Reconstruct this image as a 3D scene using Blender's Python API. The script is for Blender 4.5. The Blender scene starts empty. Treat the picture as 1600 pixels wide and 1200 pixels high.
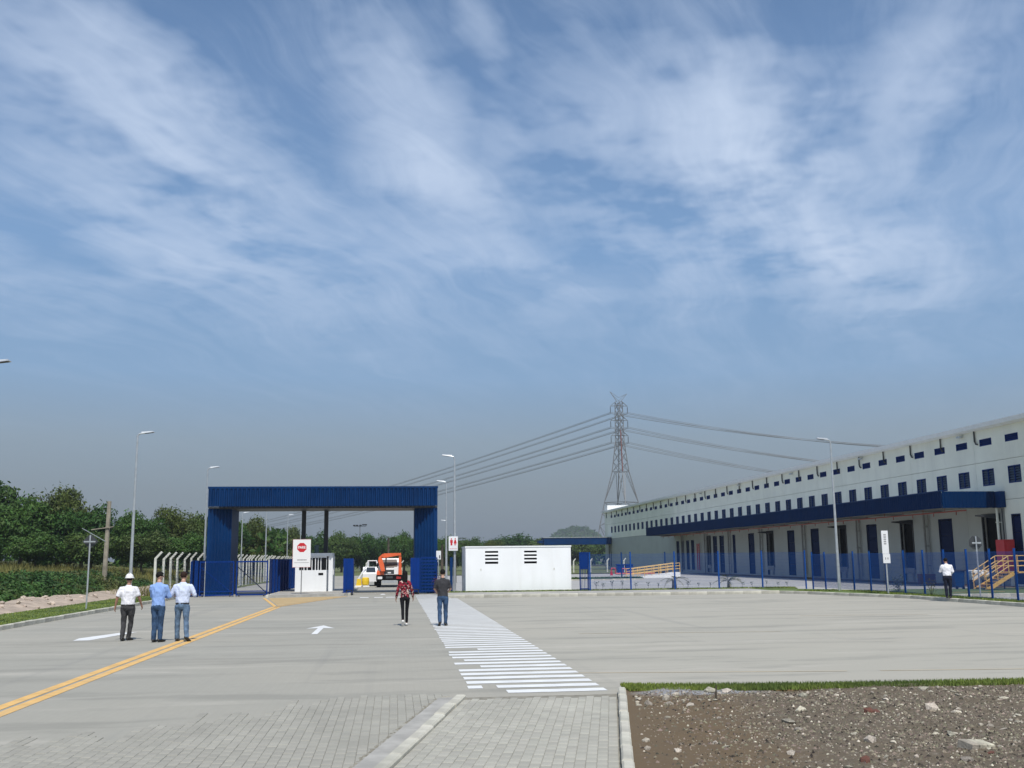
import bpy, bmesh, math, random
from math import sin, cos, pi, radians, sqrt, atan2
from mathutils import Vector, Matrix, noise as mnoise

SC = bpy.context.scene
COL = SC.collection
RNG = random.Random(7)

# ------------------------------------------------------------------ camera
EYE = 2.03
cam_data = bpy.data.cameras.new('camera')
cam = bpy.data.objects.new('camera', cam_data)
COL.objects.link(cam)
cam.matrix_world = (Matrix.Translation((0, 0, EYE)) @ Matrix.Rotation(radians(-6.55), 4, 'Z')
                    @ Matrix.Rotation(radians(90 + 9.68), 4, 'X') @ Matrix.Rotation(radians(-0.6), 4, 'Z'))
cam_data.sensor_width = 36
cam_data.lens = 36.0
cam_data.clip_start = 0.1
cam_data.clip_end = 9000
SC.camera = cam

# ------------------------------------------------------------------ light and exposure
SUN_EL, SUN_AZ = 57.0, 7.0          # the sun stands behind the camera, slightly to its right
sv = Vector((sin(radians(SUN_AZ)) * cos(radians(SUN_EL)), -cos(radians(SUN_AZ)) * cos(radians(SUN_EL)), sin(radians(SUN_EL))))
sun_data = bpy.data.lights.new('sun', 'SUN')
sun_data.energy = 4.0
sun_data.angle = radians(0.53)
sun_data.color = (1.0, 0.955, 0.89)
sun = bpy.data.objects.new('sun', sun_data)
sun.rotation_euler = sv.to_track_quat('Z', 'Y').to_euler()
sun.location = (0, 0, 60)
COL.objects.link(sun)
SC.view_settings.view_transform = 'Standard'
SC.view_settings.look = 'None'
SC.view_settings.exposure = 0.0
SC.view_settings.gamma = 1.0
SC.view_settings.use_curve_mapping = False
SC.render.engine = 'CYCLES'
SC.cycles.max_bounces = 6
SC.cycles.use_denoising = True
SC.cycles.denoising_prefilter = 'ACCURATE'


class NT:
    """tiny helper to write node graphs"""
    def __init__(s, tree):
        s.t = tree
        s.n = tree.nodes
        s.l = tree.links

    def new(s, typ, **kw):
        nd = s.n.new(typ)
        for k, v in kw.items():
            setattr(nd, k, v)
        return nd

    def put(s, sock, v):
        if hasattr(v, 'links'):
            s.l.new(v, sock)
        else:
            sock.default_value = v

    def m(s, op, a, b=None, c=None, clamp=False):
        nd = s.n.new('ShaderNodeMath')
        nd.operation = op
        nd.use_clamp = clamp
        for i, v in enumerate((a, b, c)):
            if v is not None:
                s.put(nd.inputs[i], v)
        return nd.outputs[0]

    def vm(s, op, a, b=None):
        nd = s.n.new('ShaderNodeVectorMath')
        nd.operation = op
        s.put(nd.inputs[0], a)
        if b is not None:
            s.put(nd.inputs[1], b)
        return nd.outputs['Value'] if op in ('LENGTH', 'DOT_PRODUCT') else nd.outputs['Vector']

    def vs(s, a, k):
        nd = s.n.new('ShaderNodeVectorMath')
        nd.operation = 'SCALE'
        s.put(nd.inputs[0], a)
        nd.inputs['Scale'].default_value = k
        return nd.outputs[0]

    def mix(s, f, a, b, blend='MIX'):
        nd = s.n.new('ShaderNodeMix')
        nd.data_type = 'RGBA'
        nd.blend_type = blend
        s.put(nd.inputs[0], f)
        s.put(nd.inputs[6], a)
        s.put(nd.inputs[7], b)
        return nd.outputs[2]

    def noise(s, vec, scale, detail=4, rough=0.55, dist=0.0, col=False):
        nd = s.n.new('ShaderNodeTexNoise')
        s.l.new(vec, nd.inputs['Vector'])
        nd.inputs['Scale'].default_value = scale
        nd.inputs['Detail'].default_value = detail
        nd.inputs['Roughness'].default_value = rough
        nd.inputs['Distortion'].default_value = dist
        return nd.outputs['Color' if col else 'Fac']

    def rng(s, v, a, b, c=0.0, d=1.0, smooth=True):
        nd = s.n.new('ShaderNodeMapRange')
        nd.interpolation_type = 'SMOOTHSTEP' if smooth else 'LINEAR'
        for i, x in enumerate((v, a, b, c, d)):
            s.put(nd.inputs[i], x)
        return nd.outputs[0]

    def ramp(s, v, stops):
        nd = s.n.new('ShaderNodeValToRGB')
        s.l.new(v, nd.inputs[0])
        e = nd.color_ramp.elements
        while len(e) < len(stops):
            e.new(0.5)
        for el, (p, c) in zip(e, stops):
            el.position = p
            el.color = c if len(c) == 4 else (*c, 1)
        return nd.outputs[0]

    def mapping(s, vec, loc=(0, 0, 0), rot=(0, 0, 0), scale=(1, 1, 1), typ='POINT'):
        nd = s.n.new('ShaderNodeMapping')
        nd.vector_type = typ
        s.l.new(vec, nd.inputs[0])
        nd.inputs[1].default_value = loc
        nd.inputs[2].default_value = rot
        nd.inputs[3].default_value = scale
        return nd.outputs[0]

    def comb(s, x, y, z=0.0):
        nd = s.n.new('ShaderNodeCombineXYZ')
        for i, v in enumerate((x, y, z)):
            s.put(nd.inputs[i], v)
        return nd.outputs[0]


def srgb(r, g, b):
    f = lambda c: c / 12.92 if c <= 0.04045 else ((c + 0.055) / 1.055) ** 2.4
    return (f(r / 255), f(g / 255), f(b / 255), 1.0)


# ------------------------------------------------------------------ sky
world = bpy.data.worlds.new('World')
SC.world = world
world.use_nodes = True
W = NT(world.node_tree)
W.n.clear()
sky = W.new('ShaderNodeTexSky')
sky.sky_type = 'NISHITA'
sky.sun_disc = False
sky.sun_elevation = radians(SUN_EL)
sky.sun_rotation = radians(180 - SUN_AZ)
sky.air_density, sky.dust_density, sky.ozone_density = 1.0, 1.4, 1.4
tc = W.new('ShaderNodeTexCoord')
D = tc.outputs['Generated']
sep = W.new('ShaderNodeSeparateXYZ')
W.l.new(D, sep.inputs[0])
dx, dy, dz = sep.outputs
el = W.m('MULTIPLY', W.m('ARCSINE', dz), 180 / pi)
az = W.m('MULTIPLY', W.m('ARCTAN2', dx, dy), 180 / pi)
# clear air: the Nishita sky, greyed by the smog layer low down all round the horizon
SKY_K = 0.10
nish = W.vs(sky.outputs[0], SKY_K)
smog = W.ramp(W.rng(el, 0, 40, smooth=False), [
    (0.00, srgb(132, 145, 157)), (0.09, srgb(139, 152, 164)), (0.16, srgb(145, 163, 180)),
    (0.25, srgb(139, 172, 208)), (0.42, srgb(129, 167, 212)), (0.62, srgb(114, 150, 197)), (0.80, srgb(94, 130, 177)), (1.0, srgb(78, 115, 165))])
smog_f = W.rng(el, 0, 90, 0.92, 0.35, smooth=False)
base = W.mix(smog_f, nish, smog)
# high thin cloud: streaks drawn on a plane overhead, thinning to the horizon
k = W.m('ADD', W.m('MAXIMUM', dz, 0.0), 0.10)
plane = W.comb(W.m('DIVIDE', dx, k), W.m('DIVIDE', dy, k), 0.0)
warp = W.vs(W.vm('SUBTRACT', W.noise(plane, 1.1, 3, col=True), (0.5, 0.5, 0.5)), 0.55)
pw = W.vm('ADD', plane, warp)
pr = W.mapping(pw, rot=(0, 0, radians(-62)))          # the streaks run away from the viewer, to the right of the view
streak = W.noise(W.mapping(pr, scale=(0.34, 1.5, 1)), 1.7, 7, 0.55)
hairs = W.noise(W.mapping(pr, scale=(0.30, 3.6, 1)), 2.8, 8, 0.62)
fine = W.noise(pw, 3.2, 7, 0.56)
tex = W.m('ADD', W.m('ADD', W.m('MULTIPLY', streak, 0.44), W.m('MULTIPLY', hairs, 0.36)), W.m('MULTIPLY', fine, 0.20))
ae = W.comb(az, el, 0.0)
aw = W.vs(W.vm('SUBTRACT', W.noise(plane, 1.5, 5, 0.6, col=True), (0.5, 0.5, 0.5)), 9.0)
ae = W.vm('ADD', ae, aw)


def bank(cx, cy, rot, lx, ly, amp):
    """one bank of cloud, centre and half sizes in degrees of azimuth and elevation"""
    v = W.mapping(ae, loc=(cx, cy, 0), rot=(0, 0, radians(rot)), scale=(lx, ly, 1), typ='TEXTURE')
    return W.m('MULTIPLY', W.rng(W.vm('LENGTH', v), 0.0, 1.45, 1.0, 0.0), amp)


banks = [bank(-14.5, 24.3, -24, 13, 3.0, 0.98), bank(-13.0, 19.5, -32, 16, 5.4, 0.78), bank(-20.5, 14.5, -28, 9, 3.0, 0.42),
         bank(1.8, 23.0, -46, 10, 4.4, 0.85), bank(9.5, 22.0, -30, 8, 4.5, 0.62), bank(18.5, 22.0, -12, 13.5, 7.5, 1.0), bank(24.3, 16.8, -42, 10, 4.6, 0.95),
         bank(29.5, 24.5, 28, 9, 3.6, 0.72), bank(12.5, 26.0, -58, 7, 1.2, 0.5), bank(4.0, 16.5, -18, 12, 2.8, 0.55), bank(13, 17.8, -26, 10, 3.4, 0.68), bank(-6, 16.6, -22, 11, 3.2, 0.5),
         bank(21.5, 27.5, 66, 5.5, 1.8, 0.5), bank(4.5, 28.6, -55, 5, 1.6, 0.5), bank(31.5, 13.8, 0, 3.0, 1.2, 0.25)]
mask = banks[0]
for b in banks[1:]:
    mask = W.m('MAXIMUM', mask, b)
# beyond the view the same kind of cloud goes on, broken up at random
far_f = W.rng(W.m('ABSOLUTE', W.m('SUBTRACT', az, 7.0)), 32, 50)
rest = W.rng(W.noise(plane, 0.55, 3), 0.42, 0.66)
mask = W.m('MAXIMUM', mask, W.m('MULTIPLY', W.m('MAXIMUM', far_f, W.rng(el, 31, 40)), rest))
mask = W.m('MAXIMUM', mask, 0.10)
thick = W.m('ADD', W.m('MULTIPLY', mask, 1.30), W.m('MULTIPLY', W.m('SUBTRACT', tex, 0.5), 1.75))
cloud = W.rng(thick, 0.06, 1.75, smooth=False)
cloud = W.m('MULTIPLY', cloud, W.rng(el, 7.0, 17.0))
veil = W.m('MULTIPLY', W.rng(tex, 0.40, 0.75), W.rng(el, 3.0, 16.0, 0.0, 0.26))
cloud = W.m('MULTIPLY', W.m('ADD', cloud, veil, clamp=True), 1.0)
final = W.mix(cloud, base, srgb(203, 219, 243))
bg = W.new('ShaderNodeBackground')
W.l.new(final, bg.inputs[0])
bg.inputs[1].default_value = 1.0
wo = W.new('ShaderNodeOutputWorld')
W.l.new(bg.outputs[0], wo.inputs[0])


# ------------------------------------------------------------------ materials
MATS = {}


def mat(name, col, rough=0.6, var=0.0, vscale=3.0, bump=0.0, bscale=40.0, metal=0.0, col2=None, spec=None, island=0.0, streaks=None):
    """plain procedural surface: a base colour broken up by noise, optional bump, optional random tint per piece"""
    m = bpy.data.materials.new(name)
    m.use_nodes = True
    n = NT(m.node_tree)
    b = n.n['Principled BSDF']
    c = (*col[:3], 1.0)
    o = n.new('ShaderNodeTexCoord').outputs['Object']
    out = c
    if var > 0 or col2:
        f = n.noise(o, vscale, 5, 0.6)
        f = n.rng(f, 0.3, 0.7)
        hi = (*(col2 or [min(1, x * (1 + var)) for x in col])[:3], 1.0)
        lo = c if col2 else (*[x * (1 - var) for x in col[:3]], 1.0)
        out = n.mix(f, lo, hi)
    if streaks:
        v = n.noise(n.mapping(o, scale=streaks[0]), 1.0, 4, 0.6)
        out = n.mix(n.m('MULTIPLY', n.rng(v, 0.45, 0.8), streaks[1]), out, (*streaks[2], 1.0))
    if island > 0:
        g = n.new('ShaderNodeNewGeometry').outputs['Random Per Island']
        r = n.new('ShaderNodeObjectInfo').outputs['Random']
        q = n.m('FRACT', n.m('ADD', g, n.m('MULTIPLY', r, 7.31)))
        h = n.new('ShaderNodeHueSaturation')
        n.put(h.inputs['Color'], out)
        n.put(h.inputs['Value'], n.rng(q, 0, 1, 1 - island, 1 + island, smooth=False))
        n.put(h.inputs['Hue'], n.rng(n.m('FRACT', n.m('MULTIPLY', q, 13.7)), 0, 1, 0.5 - island * 0.06, 0.5 + island * 0.06, smooth=False))
        out = h.outputs[0]
    n.put(b.inputs['Base Color'], out)
    b.inputs['Roughness'].default_value = rough
    b.inputs['Metallic'].default_value = metal
    if spec is not None:
        b.inputs['Specular IOR Level'].default_value = spec
    if bump > 0:
        bn = n.new('ShaderNodeBump')
        bn.inputs['Strength'].default_value = bump
        bn.inputs['Distance'].default_value = 0.02
        n.l.new(n.noise(o, bscale, 5, 0.6), bn.inputs['Height'])
        n.l.new(bn.outputs[0], b.inputs['Normal'])
    MATS[name] = m
    return m


def leaf_mat(name, col, spread=0.35, brown=(0.16, 0.13, 0.05), patch=None):
    m = mat(name, col, rough=0.55, spec=0.25)
    n = NT(m.node_tree)
    b = n.n['Principled BSDF']
    g = n.new('ShaderNodeNewGeometry').outputs['Random Per Island']
    r = n.new('ShaderNodeObjectInfo').outputs['Random']
    o = n.new('ShaderNodeTexCoord').outputs['Object']
    q = n.m('FRACT', n.m('ADD', g, n.m('MULTIPLY', r, 5.17)))
    clump = n.rng(n.noise(o, 0.55, 3), 0.36, 0.66)
    c1 = n.mix(clump, (*[x * 0.70 for x in col], 1), (col[0] * 1.45, col[1] * 1.30, col[2] * 1.0, 1))
    c2 = n.mix(n.m('MULTIPLY', n.rng(r, 0.6, 1.0), 0.22), c1, (*brown, 1))
    if patch:
        c2 = n.mix(n.m('MULTIPLY', n.rng(n.noise(o, 0.16, 3), 0.46, 0.62), .75), c2, (*patch, 1))
    h = n.new('ShaderNodeHueSaturation')
    n.put(h.inputs['Color'], c2)
    n.put(h.inputs['Value'], n.rng(q, 0, 1, 1 - spread, 1 + spread, smooth=False))
    n.put(h.inputs['Hue'], n.rng(n.m('FRACT', n.m('MULTIPLY', q, 9.1)), 0, 1, 0.485, 0.515, smooth=False))
    n.put(b.inputs['Base Color'], h.outputs[0])
    # leaves let some light through
    tr = n.new('ShaderNodeBsdfTranslucent')
    n.put(tr.inputs[0], h.outputs[0])
    mx = n.new('ShaderNodeMixShader')
    mx.inputs[0].default_value = 0.22
    out = n.n['Material Output']
    n.l.new(b.outputs[0], mx.inputs[1])
    n.l.new(tr.outputs[0], mx.inputs[2])
    n.l.new(mx.outputs[0], out.inputs[0])
    return m


m_blue = mat('blue_paint', (0.0015, 0.027, 0.150), 0.55, var=0.10, vscale=1.2, spec=0.10)
m_blue_bright = mat('bright_blue_paint', (0.0015, 0.030, 0.185), 0.5, var=0.08, vscale=1.5, spec=0.12)
m_navy = mat('navy_cladding', (0.0025, 0.031, 0.115), 0.5, var=0.16, vscale=0.7, spec=0.12)
m_canopy = mat('canopy_navy', (0.0010, 0.018, 0.070), 0.6, var=0.08, vscale=0.5, spec=0.03)
m_postblue = mat('post_blue', (0.003, 0.062, 0.27), 0.5, spec=0.2)
m_door = mat('dark_blue_door', (0.0025, 0.013, 0.060), 0.6, spec=0.06)
m_white = mat('white_paint', (0.80, 0.81, 0.81), 0.55, var=0.035, vscale=0.8, bump=0.08, bscale=30)
m_hut = mat('white_render', (0.85, 0.87, 0.88), 0.7, var=0.03, vscale=0.6, bump=0.2, bscale=14, streaks=((2.6, 2.6, 0.22), 0.22, (0.62, 0.62, 0.58)))
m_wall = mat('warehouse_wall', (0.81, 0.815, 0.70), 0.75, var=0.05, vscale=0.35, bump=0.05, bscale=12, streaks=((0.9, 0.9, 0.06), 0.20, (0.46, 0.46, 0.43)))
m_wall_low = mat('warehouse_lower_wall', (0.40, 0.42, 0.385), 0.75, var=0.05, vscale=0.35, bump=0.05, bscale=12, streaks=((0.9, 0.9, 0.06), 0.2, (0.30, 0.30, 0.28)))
m_eave = mat('eave_white', (0.78, 0.79, 0.78), 0.5, var=0.04)
m_concrete = mat('concrete', (0.36, 0.35, 0.32), 0.85, var=0.16, vscale=2.2, bump=0.3, bscale=35)
m_kerb = mat('kerb_concrete', (0.47, 0.455, 0.385), 0.85, var=0.22, vscale=1.7, bump=0.35, bscale=30, island=0.10)
m_post = mat('white_concrete_post', (0.62, 0.62, 0.57), 0.8, var=0.15, vscale=3, bump=0.2)
m_galv = mat('galvanised_steel', (0.52, 0.55, 0.57), 0.38, var=0.10, vscale=4, metal=0.55)
m_steel = mat('pylon_steel', (0.21, 0.215, 0.22), 0.6, metal=0.3)
m_cable = mat('aluminium_cable', (0.24, 0.245, 0.25), 0.5, metal=0.3)
m_redsteel = mat('red_banded_steel', (0.20, 0.085, 0.075), 0.6, metal=0.2)
m_dark = mat('dark_steel', (0.02, 0.022, 0.026), 0.5)
m_black = mat('black_rubber', (0.008, 0.008, 0.009), 0.8, spec=0.1)
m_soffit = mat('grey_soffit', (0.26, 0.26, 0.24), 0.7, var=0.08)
m_red = mat('red_paint', (0.46, 0.014, 0.022), 0.45, var=0.08)
m_pipe = mat('red_pipe', (0.30, 0.05, 0.03), 0.5)
m_yellow = mat('yellow_paint', (0.68, 0.42, 0.09), 0.5, var=0.10)
m_barrier = mat('yellow_plastic', (0.82, 0.56, 0.03), 0.45)
m_orange = mat('orange_paint', (0.74, 0.135, 0.045), 0.42, var=0.12, vscale=2)
m_glass = mat('dark_glass', (0.03, 0.04, 0.05), 0.08, spec=0.6)
m_signwhite = mat('sign_white', (0.78, 0.79, 0.80), 0.4)
m_signred = mat('sign_red', (0.52, 0.012, 0.02), 0.4)
m_signback = mat('sign_back', (0.045, 0.05, 0.055), 0.5)
m_signtext = mat('sign_text', (0.10, 0.10, 0.11), 0.5)
m_wood = mat('weathered_wood', (0.31, 0.28, 0.22), 0.85, var=0.3, vscale=2, streaks=((6, 6, 0.5), 0.5, (0.15, 0.13, 0.10)))
m_bark = mat('bark', (0.085, 0.070, 0.052), 0.9, var=0.3, vscale=3, bump=0.4)
m_paver = mat('paver_concrete', (0.375, 0.365, 0.312), 0.85, var=0.10, vscale=1.0, bump=0.4, bscale=60, island=0.085)
m_yardpaver = mat('yard_paver_concrete', (0.325, 0.315, 0.270), 0.85, var=0.10, vscale=0.8, bump=0.4, bscale=60, island=0.06)
m_bed = mat('joint_sand', (0.225, 0.21, 0.17), 0.95, var=0.25, vscale=9)
m_stone = mat('pale_stone', (0.42, 0.385, 0.31), 0.9, var=0.3, vscale=7, bump=0.5, bscale=30, island=0.40)
m_brick = mat('broken_brick', (0.13, 0.055, 0.038), 0.9, var=0.25, vscale=9, bump=0.4)
m_gravel = mat('rubble_gravel', (0.150, 0.128, 0.096), 0.95, var=0.3, vscale=2, island=0.85)
m_earthpink = mat('pink_rubble_soil', (0.40, 0.325, 0.255), 0.95, var=0.22, vscale=1.4, bump=0.8, bscale=6)
m_soil = mat('brown_soil', (0.185, 0.118, 0.060), 0.95, var=0.25, vscale=1.2)
m_paintline = mat('white_road_paint', (0.74, 0.75, 0.74), 0.6, var=0.06, vscale=2, streaks=((1.3, 4, 1), 0.4, (0.48, 0.48, 0.45)))
m_yellowline = mat('yellow_road_paint', (0.70, 0.43, 0.14), 0.65, var=0.12, vscale=3, streaks=((5, 1.2, 1), 0.45, (0.42, 0.36, 0.25)))
m_tan = mat('tan_hatched_paint', (0.46, 0.335, 0.165), 0.7, var=0.08, vscale=1.5)
m_roadfar = mat('pale_concrete_road', (0.37, 0.365, 0.35), 0.85, var=0.08, vscale=0.4)
m_grass = mat('short_grass', (0.105, 0.150, 0.036), 0.9, var=0.25, vscale=3, bump=0.5, bscale=30)
m_field = mat('field_grass', (0.130, 0.138, 0.048), 0.95, var=0.25, vscale=0.6, col2=(0.085, 0.115, 0.036))
m_earth = mat('open_ground', (0.10, 0.105, 0.05), 0.95, var=0.25, vscale=0.05)
m_tree1 = leaf_mat('dark_green_leaves', (0.040, 0.102, 0.022))
m_tree2 = leaf_mat('mid_green_leaves', (0.058, 0.130, 0.028))
m_tree3 = leaf_mat('olive_leaves', (0.080, 0.116, 0.029), brown=(0.12, 0.075, 0.03))
m_shrub = leaf_mat('shrub_leaves', (0.046, 0.112, 0.030), 0.45, patch=(0.105, 0.108, 0.034))
m_grassblade = leaf_mat('grass_blades', (0.165, 0.230, 0.060), 0.4, brown=(0.16, 0.14, 0.05))
m_drygrass = leaf_mat('dry_grass_blades', (0.185, 0.190, 0.070), 0.4)
m_palm = leaf_mat('palm_fronds', (0.085, 0.105, 0.035), 0.4)
m_purple = leaf_mat('purple_leaves', (0.13, 0.045, 0.075), 0.4)
m_skin = mat('skin', (0.36, 0.19, 0.125), 0.55, var=0.08, vscale=20)
m_skin2 = mat('light_skin', (0.47, 0.28, 0.20), 0.55, var=0.08, vscale=20)
m_hair = mat('black_hair', (0.007, 0.006, 0.005), 0.6, spec=0.15, bump=0.5, bscale=120)
m_brownhair = mat('brown_hair', (0.030, 0.015, 0.010), 0.6, spec=0.15, bump=0.5, bscale=120)


def cloth(name, col, var=0.1):
    return mat(name, col, 0.85, var=var, vscale=7, bump=0.9, bscale=11, spec=0.2)


m_shirtwhite = cloth('white_shirt_cloth', (0.80, 0.80, 0.84), 0.04)
m_shirtblue = cloth('blue_shirt_cloth', (0.27, 0.42, 0.78), 0.06)
m_shirtpale = cloth('pale_blue_shirt_cloth', (0.62, 0.69, 0.86), 0.05)
m_polo = cloth('charcoal_polo_cloth', (0.045, 0.045, 0.050), 0.15)
m_trousergrey = cloth('dark_grey_trouser_cloth', (0.050, 0.050, 0.052), 0.3)
m_jeans = cloth('blue_denim', (0.040, 0.078, 0.150), 0.35)
m_jeanslight = cloth('faded_denim', (0.105, 0.165, 0.25), 0.35)
m_navytrouser = cloth('navy_trouser_cloth', (0.012, 0.015, 0.03), 0.2)
m_legging = cloth('black_legging_cloth', (0.008, 0.008, 0.010), 0.2)
m_shoe = mat('black_leather', (0.014, 0.013, 0.012), 0.45)
m_sneaker = mat('white_sneaker', (0.72, 0.71, 0.68), 0.6)
m_helmet = mat('white_helmet', (0.80, 0.80, 0.76), 0.3)
m_eye = mat('eye_dark', (0.02, 0.015, 0.012), 0.2)
m_lip = mat('lip', (0.30, 0.12, 0.10), 0.5)


def floral():
    m = mat('floral_blouse_cloth', (0.2, 0.01, 0.02), 0.85, spec=0.2)
    n = NT(m.node_tree)
    o = n.new('ShaderNodeTexCoord').outputs['Object']
    v = n.noise(o, 13, 2, 0.5, 1.2)
    v2 = n.noise(n.mapping(o, loc=(3, 5, 1)), 16, 2, 0.5, 1.0)
    c = n.mix(n.rng(v, 0.44, 0.54), (0.035, 0.008, 0.014, 1), (0.30, 0.016, 0.035, 1))
    c = n.mix(n.rng(v2, 0.58, 0.63), c, (0.62, 0.50, 0.44, 1))
    n.put(n.n['Principled BSDF'].inputs['Base Color'], c)
    return m


m_floral = floral()


def yard_material():
    """small concrete pavers: joints as fine relief, dusty patches dragged along the traffic"""
    m = mat('yard_pavers', (0.3, 0.3, 0.28), 0.85)
    n = NT(m.node_tree)
    b = n.n['Principled BSDF']
    o = n.new('ShaderNodeTexCoord').outputs['Object']
    wp = n.vm('ADD', o, n.vm('SUBTRACT', n.noise(o, 0.35, 4, col=True), (0.5, 0.5, 0.5)))
    br = n.new('ShaderNodeTexBrick')
    n.l.new(n.mapping(o, rot=(0, 0, pi / 2)), br.inputs['Vector'])
    br.inputs['Scale'].default_value = 1.0
    br.inputs['Brick Width'].default_value = 0.22
    br.inputs['Row Height'].default_value = 0.11
    br.inputs['Mortar Size'].default_value = 0.006
    br.inputs['Color1'].default_value = (0.315, 0.306, 0.264, 1)
    br.inputs['Color2'].default_value = (0.327, 0.318, 0.274, 1)
    br.inputs['Mortar'].default_value = (0.306, 0.296, 0.254, 1)
    lots = n.noise(o, 0.09, 3)                                   # pallets of blocks of slightly different tone
    sx = n.new('ShaderNodeSeparateXYZ')
    n.l.new(o, sx.inputs[0])
    c = n.mix(n.m('MULTIPLY', n.rng(sx.outputs[0], 1.4, 4.0), 0.6), br.outputs[0], (0.405, 0.385, 0.322, 1))   # the bay right of the crossing has paler blocks
    c = n.mix(n.m('MULTIPLY', n.rng(lots, 0.40, 0.62), 0.35), c, (0.395, 0.368, 0.305, 1))
    strk = n.noise(n.mapping(wp, scale=(0.16, 0.95, 1)), 1.0, 6, 0.62)
    c = n.mix(n.m('MULTIPLY', n.rng(strk, 0.48, 0.66), 0.55), c, (0.225, 0.220, 0.190, 1))
    dust = n.noise(n.mapping(wp, loc=(7, 3, 0), scale=(0.12, 0.75, 1)), 1.0, 6, 0.66)
    c = n.mix(n.m('MULTIPLY', n.rng(dust, 0.52, 0.70), 0.55), c, (0.47, 0.445, 0.385, 1))
    tyre = n.noise(n.mapping(o, rot=(0, 0, radians(22)), scale=(1.5, 0.045, 1)), 1.0, 3, 0.5)
    c = n.mix(n.m('MULTIPLY', n.rng(tyre, 0.60, 0.72), 0.22), c, (0.20, 0.20, 0.19, 1))
    n.put(b.inputs['Base Color'], c)
    bn = n.new('ShaderNodeBump')
    bn.inputs['Strength'].default_value = 0.08
    bn.inputs['Distance'].default_value = 0.004
    h = n.m('ADD', n.m('MULTIPLY', br.outputs['Fac'], -1.0), n.m('MULTIPLY', n.noise(o, 35, 4), 0.6))
    n.l.new(h, bn.inputs['Height'])
    n.l.new(bn.outputs[0], b.inputs['Normal'])
    return m


def dirt_material():
    m = mat('rubble_dirt', (0.1, 0.08, 0.06), 0.95)
    n = NT(m.node_tree)
    b = n.n['Principled BSDF']
    o = n.new('ShaderNodeTexCoord').outputs['Object']
    big = n.noise(o, 0.55, 4, 0.6)
    sx = n.new('ShaderNodeSeparateXYZ')
    n.l.new(o, sx.inputs[0])
    side = n.m('ADD', n.m('MULTIPLY', n.rng(n.m('SUBTRACT', sx.outputs[0], n.m('MULTIPLY', sx.outputs[1], .2)), 0.9, 3.2), .8), n.m('MULTIPLY', big, .4))
    c = n.mix(n.rng(side, 0.25, 0.85), (0.132, 0.092, 0.049, 1), (0.124, 0.098, 0.064, 1))
    f = n.noise(o, 9, 6, 0.7)
    c = n.mix(n.m('MULTIPLY', n.m('MULTIPLY', n.rng(f, 0.50, 0.75), 0.6), n.rng(side, .2, .7, .15, 1.0)), c, (0.25, 0.22, 0.18, 1))
    f2 = n.noise(n.mapping(o, loc=(4, 9, 0)), 16, 5, 0.7)
    c = n.mix(n.m('MULTIPLY', n.m('MULTIPLY', n.rng(f2, 0.52, 0.72), 0.7), n.rng(side, .2, .7, .2, 1.0)), c, (0.058, 0.048, 0.038, 1))
    sp = n.vm('LENGTH', n.mapping(n.vm('ADD', o, n.vs(n.noise(o, 2.2, 4, col=True), .5)), loc=(4.75, 15.45, .3), scale=(1.15, .42, 9), typ='TEXTURE'))
    c = n.mix(n.m('MULTIPLY', n.rng(sp, .55, 1.1, 1, 0), n.rng(f2, .30, .5)), c, (0.27, 0.275, 0.285, 1))     # dried mortar against the turf
    n.put(b.inputs['Base Color'], c)
    bn = n.new('ShaderNodeBump')
    bn.inputs['Strength'].default_value = 0.9
    bn.inputs['Distance'].default_value = 0.03
    n.l.new(n.noise(o, 14, 6, 0.7), bn.inputs['Height'])
    n.l.new(bn.outputs[0], b.inputs['Normal'])
    return m


m_yard = yard_material()
m_dirt = dirt_material()

# ------------------------------------------------------------------ mesh helpers
BASE = {}           # world position of every root, so that parts can be written in world coordinates


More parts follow.
